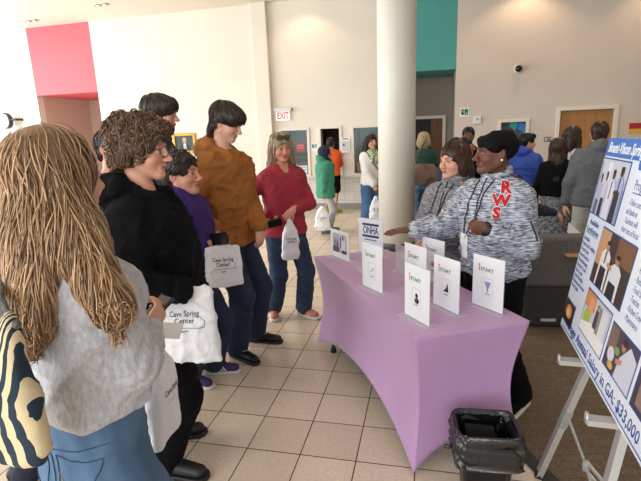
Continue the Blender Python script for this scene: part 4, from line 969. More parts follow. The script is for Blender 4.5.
# ------------------------------------------------------------------ table signs
m_acr = mat('clear_acrylic', '#e8e4ee', .08, alpha=.35, spec=.8)
m_sheet = mat('white_sheet', '#eef1f6', .45)
def sign(px0, px1, w, h, content, label, lean=0.0, z=TH + .0005):
    p = gz(*px0, z); q = gz(*px1, z); c = (p + q) / 2; d = (q - p)[:2]; an_ = math.atan2(d[1], d[0])
    t = thing('sign_holder', label, 'sign', (c[0], c[1], z), an_, None)
    MB().box((-w / 2 - .012, -.038, 0), (w / 2 + .012, .038, .004)).build('base', m_acr, t)
    MB().box((-w / 2, -.003, .004), (w / 2, -.0005, h)).build('holder', m_acr, t)
    if content is None: return t
    s_ = MB().box((-w / 2 + .002, -.0042, .007), (w / 2 - .002, -.0032, h - .003)).build('sheet', m_sheet, t)
    M = frame_mat((0, -.0043, 0), (1, 0, 0), (0, 0, 1)); content(s_, M, w, h); return t
def c_start(kind):
    def f(s_, M, w, h):
        y = h * .74
        MB().poly([(-.062, y - .012), (-.055, y - .012), (-.055, y + .014), (-.062, y + .014)], M, .0004).build('letter_i', flat('#d9622b'), s_)
        MB().poly(ell(-.0585, y + .022, .0055, .0055, 14), M, .0004).build('letter_dot', flat('#d9622b'), s_)
        text_obj('logo_text', 'START', .026, M @ Matrix.Translation((-.008, y, 0)), mat('logo_green', '#2f7a52', .5), s_, width=.085, bold=.0006)
        y2 = h * .42; fr_ = MB()
        for a_, b_ in (((-.034, y2 - .05), (.034, y2 - .0485)), ((-.034, y2 + .0485), (.034, y2 + .05)), ((-.034, y2 - .05), (-.0325, y2 + .05)), ((.0325, y2 - .05), (.034, y2 + .05))):
            fr_.poly([a_, (b_[0], a_[1]), b_, (a_[0], b_[1])], M, .0003)
        fr_.build('picture_border', flat('#b9b9c4'), s_)
        T = M @ Matrix.Translation((0, y2, 0))
        arts = {'pen': [('#555a66', [(-.02, -.01), (.018, .022), (.021, .018), (-.017, -.014)])], 'plant': [('#9d8fc0', [(-.022, .03), (.022, .03), (.006, -.005), (.004, -.025), (-.004, -.025), (-.006, -.005)])],
                'mask': [('#1c1c1e', [(.012, .03), (.02, -.02), (-.022, -.022), (-.002, -.004)])], 'person': [('#1c1c1e', ell(.0, .012, .011, .012)), ('#1c1c1e', ell(.002, -.014, .019, .015)), ('#8d6a58', ell(-.004, -.008, .008, .006))],
                'flower': [('#d08a86', ell(.0, .006, .017, .016)), ('#a65a5a', ell(.0, .0, .008, .007))], 'lines': [('#cdd6e2', [(-.025, .02), (.025, .02), (.025, -.015), (-.025, -.015)])]}
        art(s_, T, arts[kind], 'picture')
        text_obj('caption', 'DATA' if kind == 'plant' else 'CARE', .013, M @ Matrix.Translation((0, y2 - .036, 0)), flat('#50505a'), s_) if False else MB().poly([(-.016, y2 - .038), (.016, y2 - .038), (.016, y2 - .033), (-.016, y2 - .033)], M, .0003).build('caption', flat('#6c6c78'), s_)
    return f
def c_photo(s_, M, w, h):
    x0, x1, y0, y1 = -w / 2 + .03, w / 2 - .03, .05, h - .03
    R_ = lambda a, b, c, d: [(x0 + a * (x1 - x0), y0 + c * (y1 - y0)), (x0 + b * (x1 - x0), y0 + c * (y1 - y0)), (x0 + b * (x1 - x0), y0 + d * (y1 - y0)), (x0 + a * (x1 - x0), y0 + d * (y1 - y0))]
    E_ = lambda a, c, r, q: ell(x0 + a * (x1 - x0), y0 + c * (y1 - y0), r, q)
    art(s_, M, [('#b7bccb', R_(0, .46, .28, 1)), ('#c9cbd6', R_(.5, 1, .0, 1)), ('#5a4a55', R_(0, .48, 0, .30)), ('#8a7f92', R_(.1, .25, .3, .62)), ('#6d5f78', R_(.28, .42, .3, .55)), ('#b58a72', E_(.18, .7, .010, .013)), ('#a87a60', E_(.35, .63, .009, .012)),
                ('#e9e9ee', R_(.62, .9, .2, .7)), ('#a57a64', E_(.76, .8, .012, .016)), ('#2b2b38', R_(.66, .98, .0, .16)), ('#37375a', R_(.55, .62, .3, .85)), ('#2c2c33', R_(.72, .78, .9, .97))], 'photo_shape')
def c_onha(s_, M, w, h):
    Q_ = lambda a, b, c, d: [(a, c), (b, c), (b, d), (a, d)]
    art(s_, M, [('#22386e', Q_(-.082, .082, h - .058, h - .040)), ('#22386e', Q_(-.082, .082, h - .150, h - .132)), ('#3f63a8', Q_(-.06, .06, h - .174, h - .166))], 'navy_band')
    text_obj('logo_text', 'ONHA', .085, M @ Matrix.Translation((0, h - .096, 0)), mat('navy_print', '#22386e', .5), s_, width=.155, bold=.002)
sign((330, 255), (352, 263), .25, .225, c_photo, 'landscape sign holder with a photo collage at the far left end of the table')
sign((358, 252), (385, 257.5), .25, .29, c_onha, 'sign holder with navy ONHA logo behind the slim front sign')
sign((364, 286), (382, 294), .205, .29, c_start('pen'), 'start sign with a pen picture standing alone at the left front edge')
sign((404.5, 287), (427, 297), .205, .29, c_start('lines'), 'start sign with faint blue picture, behind the nearest left sign')
sign((424, 280), (442, 287), .205, .29, c_start('flower'), 'start sign with pink flower picture, rearmost on the table')
sign((405, 314), (430, 328), .205, .29, c_start('person'), 'start sign with black figure picture, closest to the front table edge')
sign((434, 304), (459, 316), .205, .29, c_start('mask'), 'start sign with small black triangle picture, in the middle of the near group')
sign((473, 304), (502, 315), .205, .29, c_start('plant'), 'start sign with lilac picture, at the right edge of the table')
sign((395, 270), (407, 277), .15, .20, None, 'empty clear acrylic holder under the outstretched dark hand')
sign((361, 268), (368, 276), .15, .02, None, 'clear acrylic base lying behind the pen picture sign')

# ------------------------------------------------------------------ waste bin
bc = gz(486, 426, .36)
tr = thing('waste_bin', 'black plastic waste bin with bag liner at the near table end', 'waste bin', (bc[0], bc[1], 0), -.14)
def rr_ring(hx, hy, r, z, n=10):
    pts = []
    for cx_, cy_, a0 in ((hx - r, hy - r, 0), (-hx + r, hy - r, 90), (-hx + r, -hy + r, 180), (hx - r, -hy + r, 270)):
        for i in range(n): a_ = math.radians(a0 + 90 * i / (n - 1)); pts.append(Vector((cx_ + r * math.cos(a_), cy_ + r * math.sin(a_), z)))
    return pts
def rr_loft(mb, rings, cap0=True):
    n = len(rings[0]); vs = [v for r_ in rings for v in r_]; fs = []
    for k in range(len(rings) - 1):
        for j in range(n): fs.append((k * n + j, k * n + (j + 1) % n, (k + 1) * n + (j + 1) % n, (k + 1) * n + j))
    if cap0: fs.append(tuple(range(n - 1, -1, -1)))
    return mb.add(vs, fs)
body = rr_loft(MB(), [rr_ring(.095, .075, .03, .001), rr_ring(.125, .100, .04, .355), rr_ring(.132, .107, .045, .36), rr_ring(.128, .103, .04, .365), rr_ring(.119, .095, .035, .352), rr_ring(.09, .07, .025, .015)])
body.f.append(tuple(range(len(body.v) - 40, len(body.v)))); body.mi.append(0)
body.build('bin_body', mat('black_plastic', '#17171a', .4), tr, True)
prof = [(.100, .078, .10), (.108, .086, .20), (.114, .090, .30), (.120, .095, .355), (.126, .101, .372), (.134, .109, .378), (.141, .116, .372), (.145, .120, .355), (.148, .123, .33), (.149, .124, .30), (.148, .123, .27), (.147, .122, .24), (.149, .124, .215)]
lr = []
for k in range(len(prof) - 1):
    for u in (0, .33, .66):
        p, q = prof[k], prof[k + 1]; lr.append([x + (y - x) * u for x, y in zip(p, q)])
lr.append(prof[-1]); rings = []
for ri, (hx, hy, z) in enumerate(lr):
    r_ = rr_ring(hx, hy, .045, z, 34); am = .003 if .35 < z else .009
    for i, v in enumerate(r_):
        a1_ = 1 - abs(2 * noise.noise(Vector((v.x * 26 + z * 14, v.y * 26, z * 22 + ri * .0)))); a2_ = noise.noise(Vector((v.x * 60, v.y * 60, z * 30)))
        d_ = Vector((v.x, v.y, 0)).normalized(); v += d_ * ((a1_ - .6) * am * 1.8 + a2_ * am * .8); v.z += (a1_ - .6) * (.012 if ri > 30 else .003)
    rings.append(r_)
ln = rr_loft(MB(), rings, False).build('bin_liner', mat('black_liner_film', '#101014', .18, spec=.9, bump=.6, bscale=60, bdist=.006), tr, True)
MB().tube([(-.145, -.02, .27), (-.165, -.03, .262), (-.185, -.028, .268)], [.014, .008, .012], 8).build('liner_knot', mat('black_liner_film', '#0d0d10', .22), tr, True)

# ------------------------------------------------------------------ poster and easel
P0 = Vector(gz(560.5, 324, .72)); eX = Vector((-.274, -.962, 0)).normalized(); nX = Vector((-eX.y, eX.x, 0)); uX = (Vector((0, 0, math.cos(.15))) + nX * math.sin(.15)).normalized()
PM = frame_mat(P0, eX, uX)                      # x along the bottom edge, y up the board, z towards the hall
BW, BH = 1.22, .91
po = thing('poster_board', 'large white and blue information board on the easel at right', 'poster', P0); PI_ = Matrix.Translation(-P0) @ PM
MB().box((0, 0, -.008), (BW, BH, 0), PI_).build('board', mat('foam_board', '#dfe9f7', .35), po)
def R4(x0, x1, y0, y1): return [(x0, y0), (x1, y0), (x1, y1), (x0, y1)]
def bpoly(name, pts, c, z=.0006, parent=po): return MB().poly(pts, PI_ @ Matrix.Translation((0, 0, z)), .0005).build(name, flat(c, .35) if not isinstance(c, bpy.types.Material) else c, parent)
bpoly('blue_header', [(0, .825), (.40, .822), (.455, .70), (.80, .825), (BW, .825), (BW, BH), (0, BH)] if False else [(0, .832), (.36, .832), (.41, .832), (.44, .70), (BW, .70), (BW, BH), (0, BH)], '#2f6fc4')
bpoly('white_panel', R4(.40, BW - .03, .045, .80), '#e4edf9', .0012)
bpoly('bottom_line', R4(.03, 1.15, .012, .016), '#2f5aa8', .0012)
mtx = mat('poster_blue_ink', '#2b4f98', .4); mwt = mat('poster_white_ink', '#f5f8fc', .4)
def btext(name, s, size, x, y, m, align='LEFT', width=None, **k): return text_obj(name, s, size, PI_ @ Matrix.Translation((x, y, .0018)), m, po, align=align, width=width, thick=.0003, **k)
btext('title_text', 'Bount-Vixon Springs', .062, .03, .868, mwt, width=.42, shear=.35, bold=.0012)
btext('heading_text', 'Program', .055, .43, .745, mtx, width=.13); bpoly('heading_line', R4(.43, .56, .715, .719), '#2b4f98', .0018)
for i, s in enumerate(('- Online courses', 'and hands-on', '- Students will', 'their area of focus', 'hands-on opportunity')): btext('body_text', s, .034, .42, .682 - i * .034 * 1.0, mtx, width=.0088 * len(s))
for i, s in enumerate(('- Deli', '- Hotel', '- Restaurants', '- Food Service', '- Tourism', '- Kitchen Crew', '- Maintenance')): btext('body_text', s, .034, .66, .52 - i * .034, mtx, width=.0088 * len(s))
btext('heading_text', 'Available', .034, .04, .535, mtx, width=.13); btext('heading_text', 'Certifications', .034, .02, .500, mtx, width=.17); bpoly('heading_line', R4(.02, .19, .482, .485), '#2b4f98', .0018)
for i, s in enumerate(('ServSafe', 'Hotel and Lodging', 'Front Desk', 'Guest Service', 'Housekeeping', 'Kitchen Cook', 'Line Cook', 'Food Handler', 'Restaurant Server', 'Host Skills')): btext('body_text', s, .026, .015, .455 - i * .026, mtx)
btext('bottom_text', 'Average Annual Salary in GA: $33,000', .060, .05, .050, mtx, width=.94, bold=.0006)
def photo(x0, x1, y0, y1, shapes):
    ph = MB().box((x0, y0, .0006), (x1, y1, .0022), PI_).build('photo', flat('#2a4d96', .35), po); e = .006; X = lambda u: x0 + e + u * (x1 - x0 - 2 * e); Y = lambda v: y0 + e + v * (y1 - y0 - 2 * e)
    sx_, sy_ = x1 - x0, y1 - y0
    for i, (c, kind, *q_) in enumerate(shapes):
        if kind == 'r': pts = [(X(q_[0]), Y(q_[2])), (X(q_[1]), Y(q_[2])), (X(q_[1]), Y(q_[3])), (X(q_[0]), Y(q_[3]))]
        elif kind == 'e': pts = ell(X(q_[0]), Y(q_[1]), q_[2] * sx_, q_[3] * sy_, 20)
        else: pts = [(X(u), Y(v)) for u, v in q_[0]]
        MB().poly(pts, PI_ @ Matrix.Translation((0, 0, .0024 + .0002 * i)), .0002).build('photo_shape', flat(c, .35), ph)
def worker(x, top, sk, shirt, wd=.11, apron=None, h=.75):
    out = [(shirt, 'p', [(x - wd, 0), (x + wd, 0), (x + wd * .95, top - .26), (x + wd * .4, top - .17), (x - wd * .4, top - .17), (x - wd * .95, top - .26)])]
    if apron: out.append((apron, 'p', [(x - wd * .7, 0), (x + wd * .7, 0), (x + wd * .6, top - .48), (x - wd * .6, top - .48)]))
    return out + [(sk, 'e', x, top - .10, wd * .33, .075), ('#1d1716', 'e', x, top - .045, wd * .33, .04)]
photo(0.0, .345, .57, .825, [('#aab3c6', 'r', 0, 1, 0, 1), ('#c8cedb', 'r', 0, 1, .55, 1), ('#7d8aa6', 'r', .02, .06, .3, .95), ('#e6eaf1', 'r', .30, .42, .6, .95)] + worker(.14, .74, '#8a5a42', '#b3b6d3', .10, '#5a678f') + worker(.34, .80, '#6d4734', '#c9cbe0', .10, '#2c3350') + worker(.58, .86, '#5c3b2c', '#dcdeee', .12) + [('#8b2630', 'r', .565, .595, .35, .66)] + worker(.84, .93, '#4f3225', '#a9b3da', .14, '#2e2b33') + [('#4a2f22', 'e', .82, .48, .10, .05), ('#2e2b33', 'r', .825, .855, .45, .74)])
photo(.232, .615, .310, .550, [('#3d2b22', 'r', 0, 1, 0, 1), ('#c79a6c', 'r', 0, .30, .35, 1), ('#7a5232', 'r', .55, 1, .6, 1)] + worker(.30, .86, '#b98564', '#e4e2e6', .15, '#1e1b20') + worker(.66, .74, '#b07c60', '#dcdde4', .17, '#1d1c22') + [('#c9926e', 'p', [(.40, .52), (.55, .48), (.55, .42), (.40, .44)]), ('#8f3b3b', 'r', .29, .32, .45, .68)])
photo(.255, .570, .095, .285, [('#c9cdd6', 'r', 0, 1, 0, 1), ('#d9935f', 'r', 0, .42, .62, 1), ('#e7a97c', 'r', .2, .36, .5, .9), ('#a8c64e', 'e', .20, .40, .13, .20), ('#f1f2f5', 'p', [(.0, 0), (1, 0), (1, .3), (.5, .42), (0, .2)]), ('#9a9088', 'r', .6, .72, .3, .9)] + [('#4a4c58', 'p', [(.48, .35), (.62, .35), (.60, .78), (.50, .78)]), ('#a8775c', 'e', .55, .86, .035, .06), ('#dfe2ea', 'r', .72, .95, .3, .95)])
photo(.590, .850, .100, .270, [('#46424a', 'r', 0, 1, 0, 1), ('#cfd6e4', 'p', [(.45, 0), (1, 0), (1, .75), (.75, .9), (.5, .5)]), ('#7d6a58', 'r', 0, .3, .4, 1), ('#d5dbe6', 'e', .2, .35, .12, .16), ('#7ba05b', 'e', .38, .55, .08, .08), ('#b9805f', 'e', .55, .78, .07, .11), ('#2b1f1b', 'e', .56, .87, .08, .08), ('#c48f6d', 'p', [(.4, .4), (.62, .5), (.6, .38), (.42, .3)]), ('#d8b24c', 'e', .28, .14, .1, .08)])
photo(.002, .162, .040, .150, [('#5a3324', 'r', 0, 1, 0, 1), ('#e0a25a', 'e', .5, .55, .28, .3), ('#f3d39a', 'e', .45, .5, .15, .18), ('#2e1a14', 'r', 0, 1, 0, .25)])
photo(.870, 1.16, .100, .270, [('#3d3b44', 'r', 0, 1, 0, 1), ('#8d7a6a', 'r', .1, .5, .1, .8), ('#c7ced8', 'e', .65, .4, .2, .25)])
# easel
m_al = mat('brushed_aluminium', '#c6c7c4', .35, metal=.55, bump=.1, bscale=200)
m_al2 = mat('grey_joint_plastic', '#8e908e', .4)
ap = P0 + eX * .585 + uX * .88 + nX * .10
ez = thing('easel', 'silver folding easel carrying the information board', 'easel', (ap.x, ap.y, 0)); o0 = Vector((ap.x, ap.y, 0))
sA, sB = .37, .80
backo = nX * .035
legs = []
for s_ in (sA, sB):
    hold = P0 + eX * s_ + backo + Vector((0, 0, -.03)); dirv = (ap - hold); foot = hold - dirv * (hold.z / dirv.z)
    if s_ == sA: foot = Vector((1.03, 1.95, 0))
    legs.append((foot, hold, ap))
    lg = MB().bar(foot + Vector((0, 0, .012)) - o0, hold - o0, .038, .026, eX).build('leg', m_al, ez)
    MB().bar(hold - o0, ap - o0, .024, .018, eX).build('upper_leg', m_al, lg)
    MB().bar(foot.lerp(hold, .50) - o0, foot.lerp(hold, .64) - o0, .040, .032, eX).build('joint_sleeve', m_al2, lg)
    MB().lathe([(.020, .0), (.022, .02), (.014, .035)], tuple(foot - o0), 14).build('rubber_foot', flat('#1c1c1c'), lg, True)
    # ledge that carries the board
    a0 = hold + Vector((0, 0, .012)) + nX * .01; a1 = hold - nX * .115 + Vector((0, 0, .012)); aq = MB()
    aq.bar(a0 - o0, a1 - o0, .020, .042, (0, 0, 1)); aq.build('ledge_arm', m_al, ez)
    MB().tube([a1 - o0 + Vector((0, 0, -.008)), a1 - o0 + Vector((0, 0, .028))], [(.006, .020), (.005, .014)], 12, flat=nX).build('end_lip', m_al, ez, True)
rf = ap + nX * .62; rf.z = 0
lg = MB().bar(rf + Vector((0, 0, .01)) - o0, ap - o0, .026, .020, eX).build('leg', m_al, ez); MB().lathe([(.020, .0), (.022, .02), (.014, .035)], tuple(rf - o0), 14).build('rubber_foot', flat('#1c1c1c'), lg, True)
MB().rbox((-.05, -.05, -.03), (.05, .05, .05), .01, Matrix.Translation(ap - o0)).build('apex_joint', m_al2, ez)
jl = legs[0][0].lerp(legs[0][1], .60); jr = legs[1][0].lerp(legs[1][1], .60); jb = rf.lerp(ap, .25)
hub = (jl + jr) / 2 + nX * .10 + Vector((0, 0, -.16)); hub = jl.lerp(hub, .55) + Vector((0, 0, -.05)) 
MB().bar(jl - o0, hub - o0, .014, .005, (0, 0, 1)).bar(hub - o0, jl.lerp(hub, 2.1) + Vector((0, 0, -.10)) - o0, .014, .005, (0, 0, 1)).build('brace', m_al, ez)
for dz in (-.02, .02): MB().bar(hub + Vector((0, 0, dz)) - o0, jr + nX * .18 + Vector((0, 0, dz - .14)) - o0, .014, .006, (0, 0, 1)).build('spreader_bar', m_al, ez)
kb = MB(); kb.lathe([(.001, -.024), (.014, -.022), (.016, 0), (.014, .022), (.001, .024)], tuple(hub - o0), 18); kb.build('hinge_knob', m_al2, ez, True)

# ------------------------------------------------------------------ armchair with tablet
ac = thing('armchair', 'grey tweed lounge chair with wooden tablet arm behind the board', 'armchair', (2.12, 4.0, 0), -.12)
m_tw = mat('grey_tweed_upholstery', '#6e6966', .9, color2='#4b4745', vscale=160, stretch=(1, 1, 1), ramp=(.35, .65), bump=.4, bscale=300)
m_bk = mat('dark_grey_upholstery', '#322e2c', .8, bump=.2, bscale=250)
solid('seat_base', [BX((0, 0, .20), (.36, .34, .15), .035, .02)], m_bk, ac, .012)
solid('backrest', [BX((0, -.31, .59), (.36, .05, .17), .045, .03), BX((-.36, -.02, .58), (.05, .30, .13), .045, .04), BX((.36, -.02, .50), (.05, .30, .08), .045, .04)], m_tw, ac, .012)
solid('seat_cushion', [BX((0, .04, .42), (.29, .26, .04), .03, .02)], m_bk, ac, .012)
ta = MB(); ta.poly([(-.20, -.13), (.12, -.13), (.20, -.06), (.20, .10), (.12, .15), (-.14, .15), (-.22, .06)], Matrix.Translation((.10, -.34, .655)), .018)
bevel(ta.build('tablet_arm', mat('pale_wood', '#c79a68', .4, color2='#b88856', vscale=6, stretch=(1, 10, 1)), ac), .004)
MB().box((-.24, -.392, .075), (-.12, -.386, .10)).build('maker_plate', flat('#b5b5b5'), ac)
for sx_ in (-.3, .3):
    for sy_ in (-.28, .28): MB().lathe([(.02, .007), (.024, .03)], (sx_, sy_, 0), 12).build('leg', flat('#222222'), ac, True)

# ------------------------------------------------------------------ the people
hoodie_black = mat('black_fleece', '#0f1014', .95, var=.25, vscale=10, bump=.25, bscale=260, spec=.15)
grey_sweat = mat('grey_marl_fleece', '#cbcbcf', .9, color2='#b0b1b6', vscale=120, ramp=(.35, .65), bump=.3, bscale=220, stretch=(1, 1, .4))
denim = mat('mid_blue_denim', '#5a7896', .85, color2='#3a5674', vscale=14, stretch=(1, 1, .4), ramp=(.3, .75), bump=.35, bscale=350)
denim_dark = mat('dark_blue_denim', '#1f2f49', .85, color2='#172338', vscale=9, ramp=(.3, .75), bump=.3, bscale=350)
denim_light = mat('washed_denim', '#6287ab', .85, color2='#4a6c92', vscale=8, bump=.3, bscale=300)
tan_fleece = mat('caramel_fleece', '#a5682c', .9, var=.12, vscale=6, bump=.25, bscale=240)
red_knit = mat('raspberry_knit', '#a62f40', .85, var=.12, vscale=6, bump=.25, bscale=200, bstretch=(3, 3, 1))
purple_f = mat('purple_fleece', '#3b1f6b', .88, var=.15, vscale=7, bump=.25, bscale=220)
black_cloth = mat('black_cloth', '#0a0a0c', .9, var=.2, vscale=8, bump=.2, bscale=200, spec=.15)
navy_cloth = mat('navy_cloth', '#1c2437', .85, var=.2, vscale=8, bump=.2, bscale=200)
rws_m = mat('blue_white_marl_knit', '#c9cfdb', .9, color2='#3c4258', vscale=60, stretch=(.42, .42, 2.6), ramp=(.38, .64), bump=.35, bscale=120, bstretch=(.5, .5, 2.5), detail=6)
rws_g = mat('grey_marl_knit', '#a9a9af', .9, color2='#494a54', vscale=60, stretch=(.42, .42, 2.6), ramp=(.34, .68), bump=.35, bscale=120, bstretch=(.5, .5, 2.5), detail=6)
white_film = mat('white_bag_film', '#eceef2', .35, bump=.25, bscale=22, bdist=.012)
black_rub = mat('black_shoe_leather', '#121214', .5, bump=.2, bscale=120)
white_rub = mat('white_rubber', '#d8d4cc', .6)

def glasses(o, m, name='glasses', at_=(0, 0), rr=(.024, .019), up=False):
    b = MB(); 
    for s in (-1, 1):
        pts = [V3((s * .032 + rr[0] * math.cos(a), .112 - .012 * abs(math.cos(a)) * (math.cos(a) * s > 0), -.002 + rr[1] * math.sin(a))) for a in np.linspace(0, 2 * math.pi, 19)]
        b.tube([o.hc + o.Rh @ (p + V3((0, at_[1], at_[0]))) * o.hs for p in pts], .0019, 6)
        b.tube([o.hc + o.Rh @ (V3(p) + V3((0, at_[1], at_[0]))) * o.hs for p in ((s * .055, .100, .004), (s * .078, .05, .008), (s * .082, -.01, .004), (s * .080, -.03, -.012))], .0020, 6)
    b.tube([o.hc + o.Rh @ (V3(p) + V3((0, at_[1], at_[0]))) * o.hs for p in ((-.009, .112, .002), (0, .117, .004), (.009, .112, .002))], .0018, 6)
    g = b.build(name, m, o.root, True)
    for s in (-1, 1):
        b = MB(); b.add([o.hc + o.Rh @ (V3((s * .032 + rr[0] * .95 * math.cos(a), .1085, -.002 + rr[1] * .95 * math.sin(a))) + V3((0, at_[1], at_[0]))) * o.hs for a in np.linspace(0, 2 * math.pi, 19)[:-1]], [tuple(range(18))])
        b.build('lens', mat('dark_lens', '#5a3a34', .08, alpha=.75) if up else mat('clear_lens', '#e8f0f4', .05, alpha=.14, spec=.9), g)
    return g
def surf_tube(o, name, pts, r, m, off=.003, flat_=None):
    """a cord or strap lying on the garment; pts in the person's own coordinates"""
    out = []
    P_ = [Vector(p) for p in pts]; dens = []
    for a, b in zip(P_[:-1], P_[1:]):
        for k in range(6): dens.append(a.lerp(b, k / 6))
    dens.append(P_[-1])
    for p in dens:
        if flat_ == 'near':
            loc = o.bvh.find_nearest(p); out.append(loc[0] + loc[1] * off); continue
        d = Vector((0, -1, 0)) if p.y > 0 else Vector((0, 1, 0)); hit = o.tbvh.ray_cast(Vector((p.x, 0, p.z)) - d * .8, d, 1.2)
        if hit[0] is None: out.append(p); continue
        h0 = hit[0]; h1 = o.bvh.ray_cast(h0 - d * .045, d, .09)
        out.append((h1[0] if h1[0] is not None else h0) - d * off)
    return MB().tube(out, r, 6).build(name, m, o.root, True)
def carry_bag(label, top, wd, ht, face, print_=None, group='white plastic giveaway bags', handle=.10, amp=.010, seed=1, tilt=0.0, thick=.035, grip=.3, sk=0.0):
    """bag hanging from its gathered handles; top = where the hand holds it"""
    t = thing('carrier_bag', label, 'bag', top, -math.radians(face), group)
    if grip == 0:
        handle = 0; P = [ST([(-ht, sk * ht, 0, wd / 2, .010), (-ht * .9, sk * ht * .9, 0, wd / 2, thick * .8), (-ht * .5, sk * ht * .5, 0, wd / 2 * .97, thick), (-ht * .15, 0, 0, wd / 2 * .93, thick * .6), (0, 0, 0, wd / 2 * .88, .010)], e=3.0, rnd=.006)]
    else:
        P = [ST([(-handle - ht, sk * ht, 0, wd / 2 * .97, .012), (-handle - ht * .85, sk * ht * .8, 0, wd / 2, thick * .8), (-handle - ht * .4, sk * ht * .4, 0, wd / 2 * .96, thick), (-handle - .02, 0, 0, wd / 2 * .72, thick * .7), (-handle * .5, 0, 0, wd / 2 * .34, .022), (0, 0, 0, wd / 2 * .16, .014)], e=2.6, rnd=.006)]
    v, Q = mesh_sdf(P, .006); v = relax(v, Q, 2); v = folds(v, Q, amp, (9, 9, 5), seed); v = folds(v, Q, amp * .4, (26, 26, 14), seed + 4)
    b = np_obj('bag_body', v, Q, white_film, t)
    o = Person(); o.bvh = BVHTree.FromPolygons([Vector(p) for p in v], [tuple(x) for x in Q.tolist()])
    if print_:
        ink = mat('bag_print_ink', '#2b3350', .5)
        y0 = -handle - ht * .42
        for s, size, dy, wdt in print_:
            vs, fs = text_mesh(s, size, 'CENTER', 0, bold=.0004); xs = [q.x for q in vs]; k = wdt / (max(xs) - min(xs)); vs = [Vector((q.x * k, q.y, 0)) for q in vs]; vs, fs = dense(vs, fs, .02)
            decal_on(o, 'bag_lettering', vs, fs, (sk * ht * .4, 0, y0 + dy), (-1, 0, 0), (0, 0, 1), ink, b, .0012)
        for nm, pl in (('bag_line', [(-.07, -.030), (.075, -.030)]), ('bag_outline', [(.03, .012), (.058, .020), (.085, .0), (.080, -.026), (.062, -.030)])):
            vs = []; fs = []
            for p, q in zip(pl[:-1], pl[1:]):
                p = Vector((*p, 0)); q = Vector((*q, 0)); n_ = (q - p).normalized().cross(Vector((0, 0, 1))) * .0011; i = len(vs); vs += [p - n_, p + n_, q + n_, q - n_]; fs.append((i, i + 1, i + 2, i + 3))
            k = wd / .26; vs, fs = dense([v_ * k for v_ in vs], fs, .015); decal_on(o, nm, vs, fs, (sk * ht * .4, 0, y0), (-1, 0, 0), (0, 0, 1), ink, b, .0012)
    return t
CAVE = [('Cave Spring', .034, .030, .125), ('Center', .034, .000, .085), ('GNTC', .010, -.046, .03)]

# 1 girl in the foreground, seen from behind
g_loc = (-.60, 1.06)
girl = person('girl with long blonde hair in grey sweatshirt and jeans, nearest the camera at left', g_loc, 38, relbow=at(129, 366, 1.00), H=1.725, sw=.178, bulk=.95, q=2, seed=11, head=(.22, -.05, 0), hs=.91, fem=1, jaw=.95, skin='#d9a489',
    hair='long', haircol='blonde', hairkw=dict(n=4200, length=(.14, .46), r=.0019, swirl=.12, wave=.007, wfreq=24, lift=3.0, step=.017, zmin=(-.43, -.34), grav=.45),
    rw=at(148, 332, 1.24), rhand=dict(f=(.25, .75, .5), n=(-.8, .3, .2), curl=.7), rpole=(.75, -.5, -.8), lw=at(20, 400, 1.25), lpole=(-.7, -.6, -.4),
    top=dict(m=grey_sweat, k=.012, sr=(.068, .060, .044), ease=.026, hem=.612, amp=.020, collar='crew', f=(6, 6, 12)), pants=dict(m=denim, r=(.106, .080, .066), ease=.014, rise=.64, amp=.006), shoes=dict(m=white_rub), feet=((-.42, 1.10), (-.64, 1.02)))

# 2 big boy in black hoodie
hoodie = person('curly-haired person with glasses in a black hoodie holding a white bag', (-.80, 2.12), 93, H=1.73, up=.055, sw=.205, bulk=1.18, belly=.075, q=2, seed=12, head=(-.02, -.10, 0), hs=1.10, jaw=1.12, skin='#dfa78d', lips='#b5625c',
    hair='curly', haircol='curlbrown', hairkw=dict(n=2200, r=.0026, wave=.006, wfreq=85, length=(.04, .085)), rw=at(188, 291, 1.90), rhand=dict(f=(.7, .1, -.55), n=(.3, .6, -.5), curl=1.0), rpole=(.7, -.6, -1.2), lw=at(200, 292, 2.22), lhand=dict(f=(.6, -.3, -.5), n=(.2, -.6, -.5), curl=1.0), lpole=(-.5, -.9, -1.2),
    top=dict(m=hoodie_black, hood=1.18, sr=(.086, .080, .054), ease=.030, hem=.46, amp=.020, name='hoodie', extra=lambda o: [RC(o.hc + V3((0, -.03, -.10)), o.hc + V3((0, .10, -.24)), .04, sub=True)] if False else []),
    pants=dict(m=black_cloth, r=(.105, .078, .070), name='trousers', amp=.010), shoes=dict(m=black_rub, L=.31, w=1.15), feet=((-.82, 2.08), (-.92, 2.36)))
glasses(hoodie, flat('#22222a', .3), rr=(.027, .021))
carry_bag('large white plastic bag printed Cave Spring Center, hanging from the black hoodie sleeve', at(184, 285, 1.90), .275, .36, 187, CAVE, handle=.045, grip=0, seed=5, amp=.012)

# 3, 4, 5 behind
person('person with wavy ash-blonde hair cut off by the left picture edge', (-1.50, 2.00), 60, H=1.70, q=1, seed=13, hair='longstraight', haircol='greyblonde', hairkw=dict(n=400, wave=.008), top=dict(m=mat('pale_pink_knit', '#c9a6a6', .9, bump=.2)), pants=dict(m=navy_cloth, name='trousers'), shoes=dict(m=black_rub), head=(.2, 0, 0))
person('man in navy with short black hair, half hidden between blonde girl and black hoodie', (-1.33, 3.05), 95, H=1.77, q=1, seed=14, hair='short', haircol='black', head=(-.25, 0, 0), skin='#c98f74', top=dict(m=navy_cloth), pants=dict(m=black_cloth, name='trousers'), shoes=dict(m=black_rub))
person('tall youth with dark bowl-cut hair in a dark jacket, behind the curly-haired person', (-1.08, 3.30), 80, H=1.99, q=1, seed=15, hair='bowl', haircol='dark', head=(-.1, -.12, 0), hs=1.02, skin='#cf9a80', top=dict(m=navy_cloth, collar='stand'), pants=dict(m=black_cloth, name='trousers'), shoes=dict(m=black_rub))

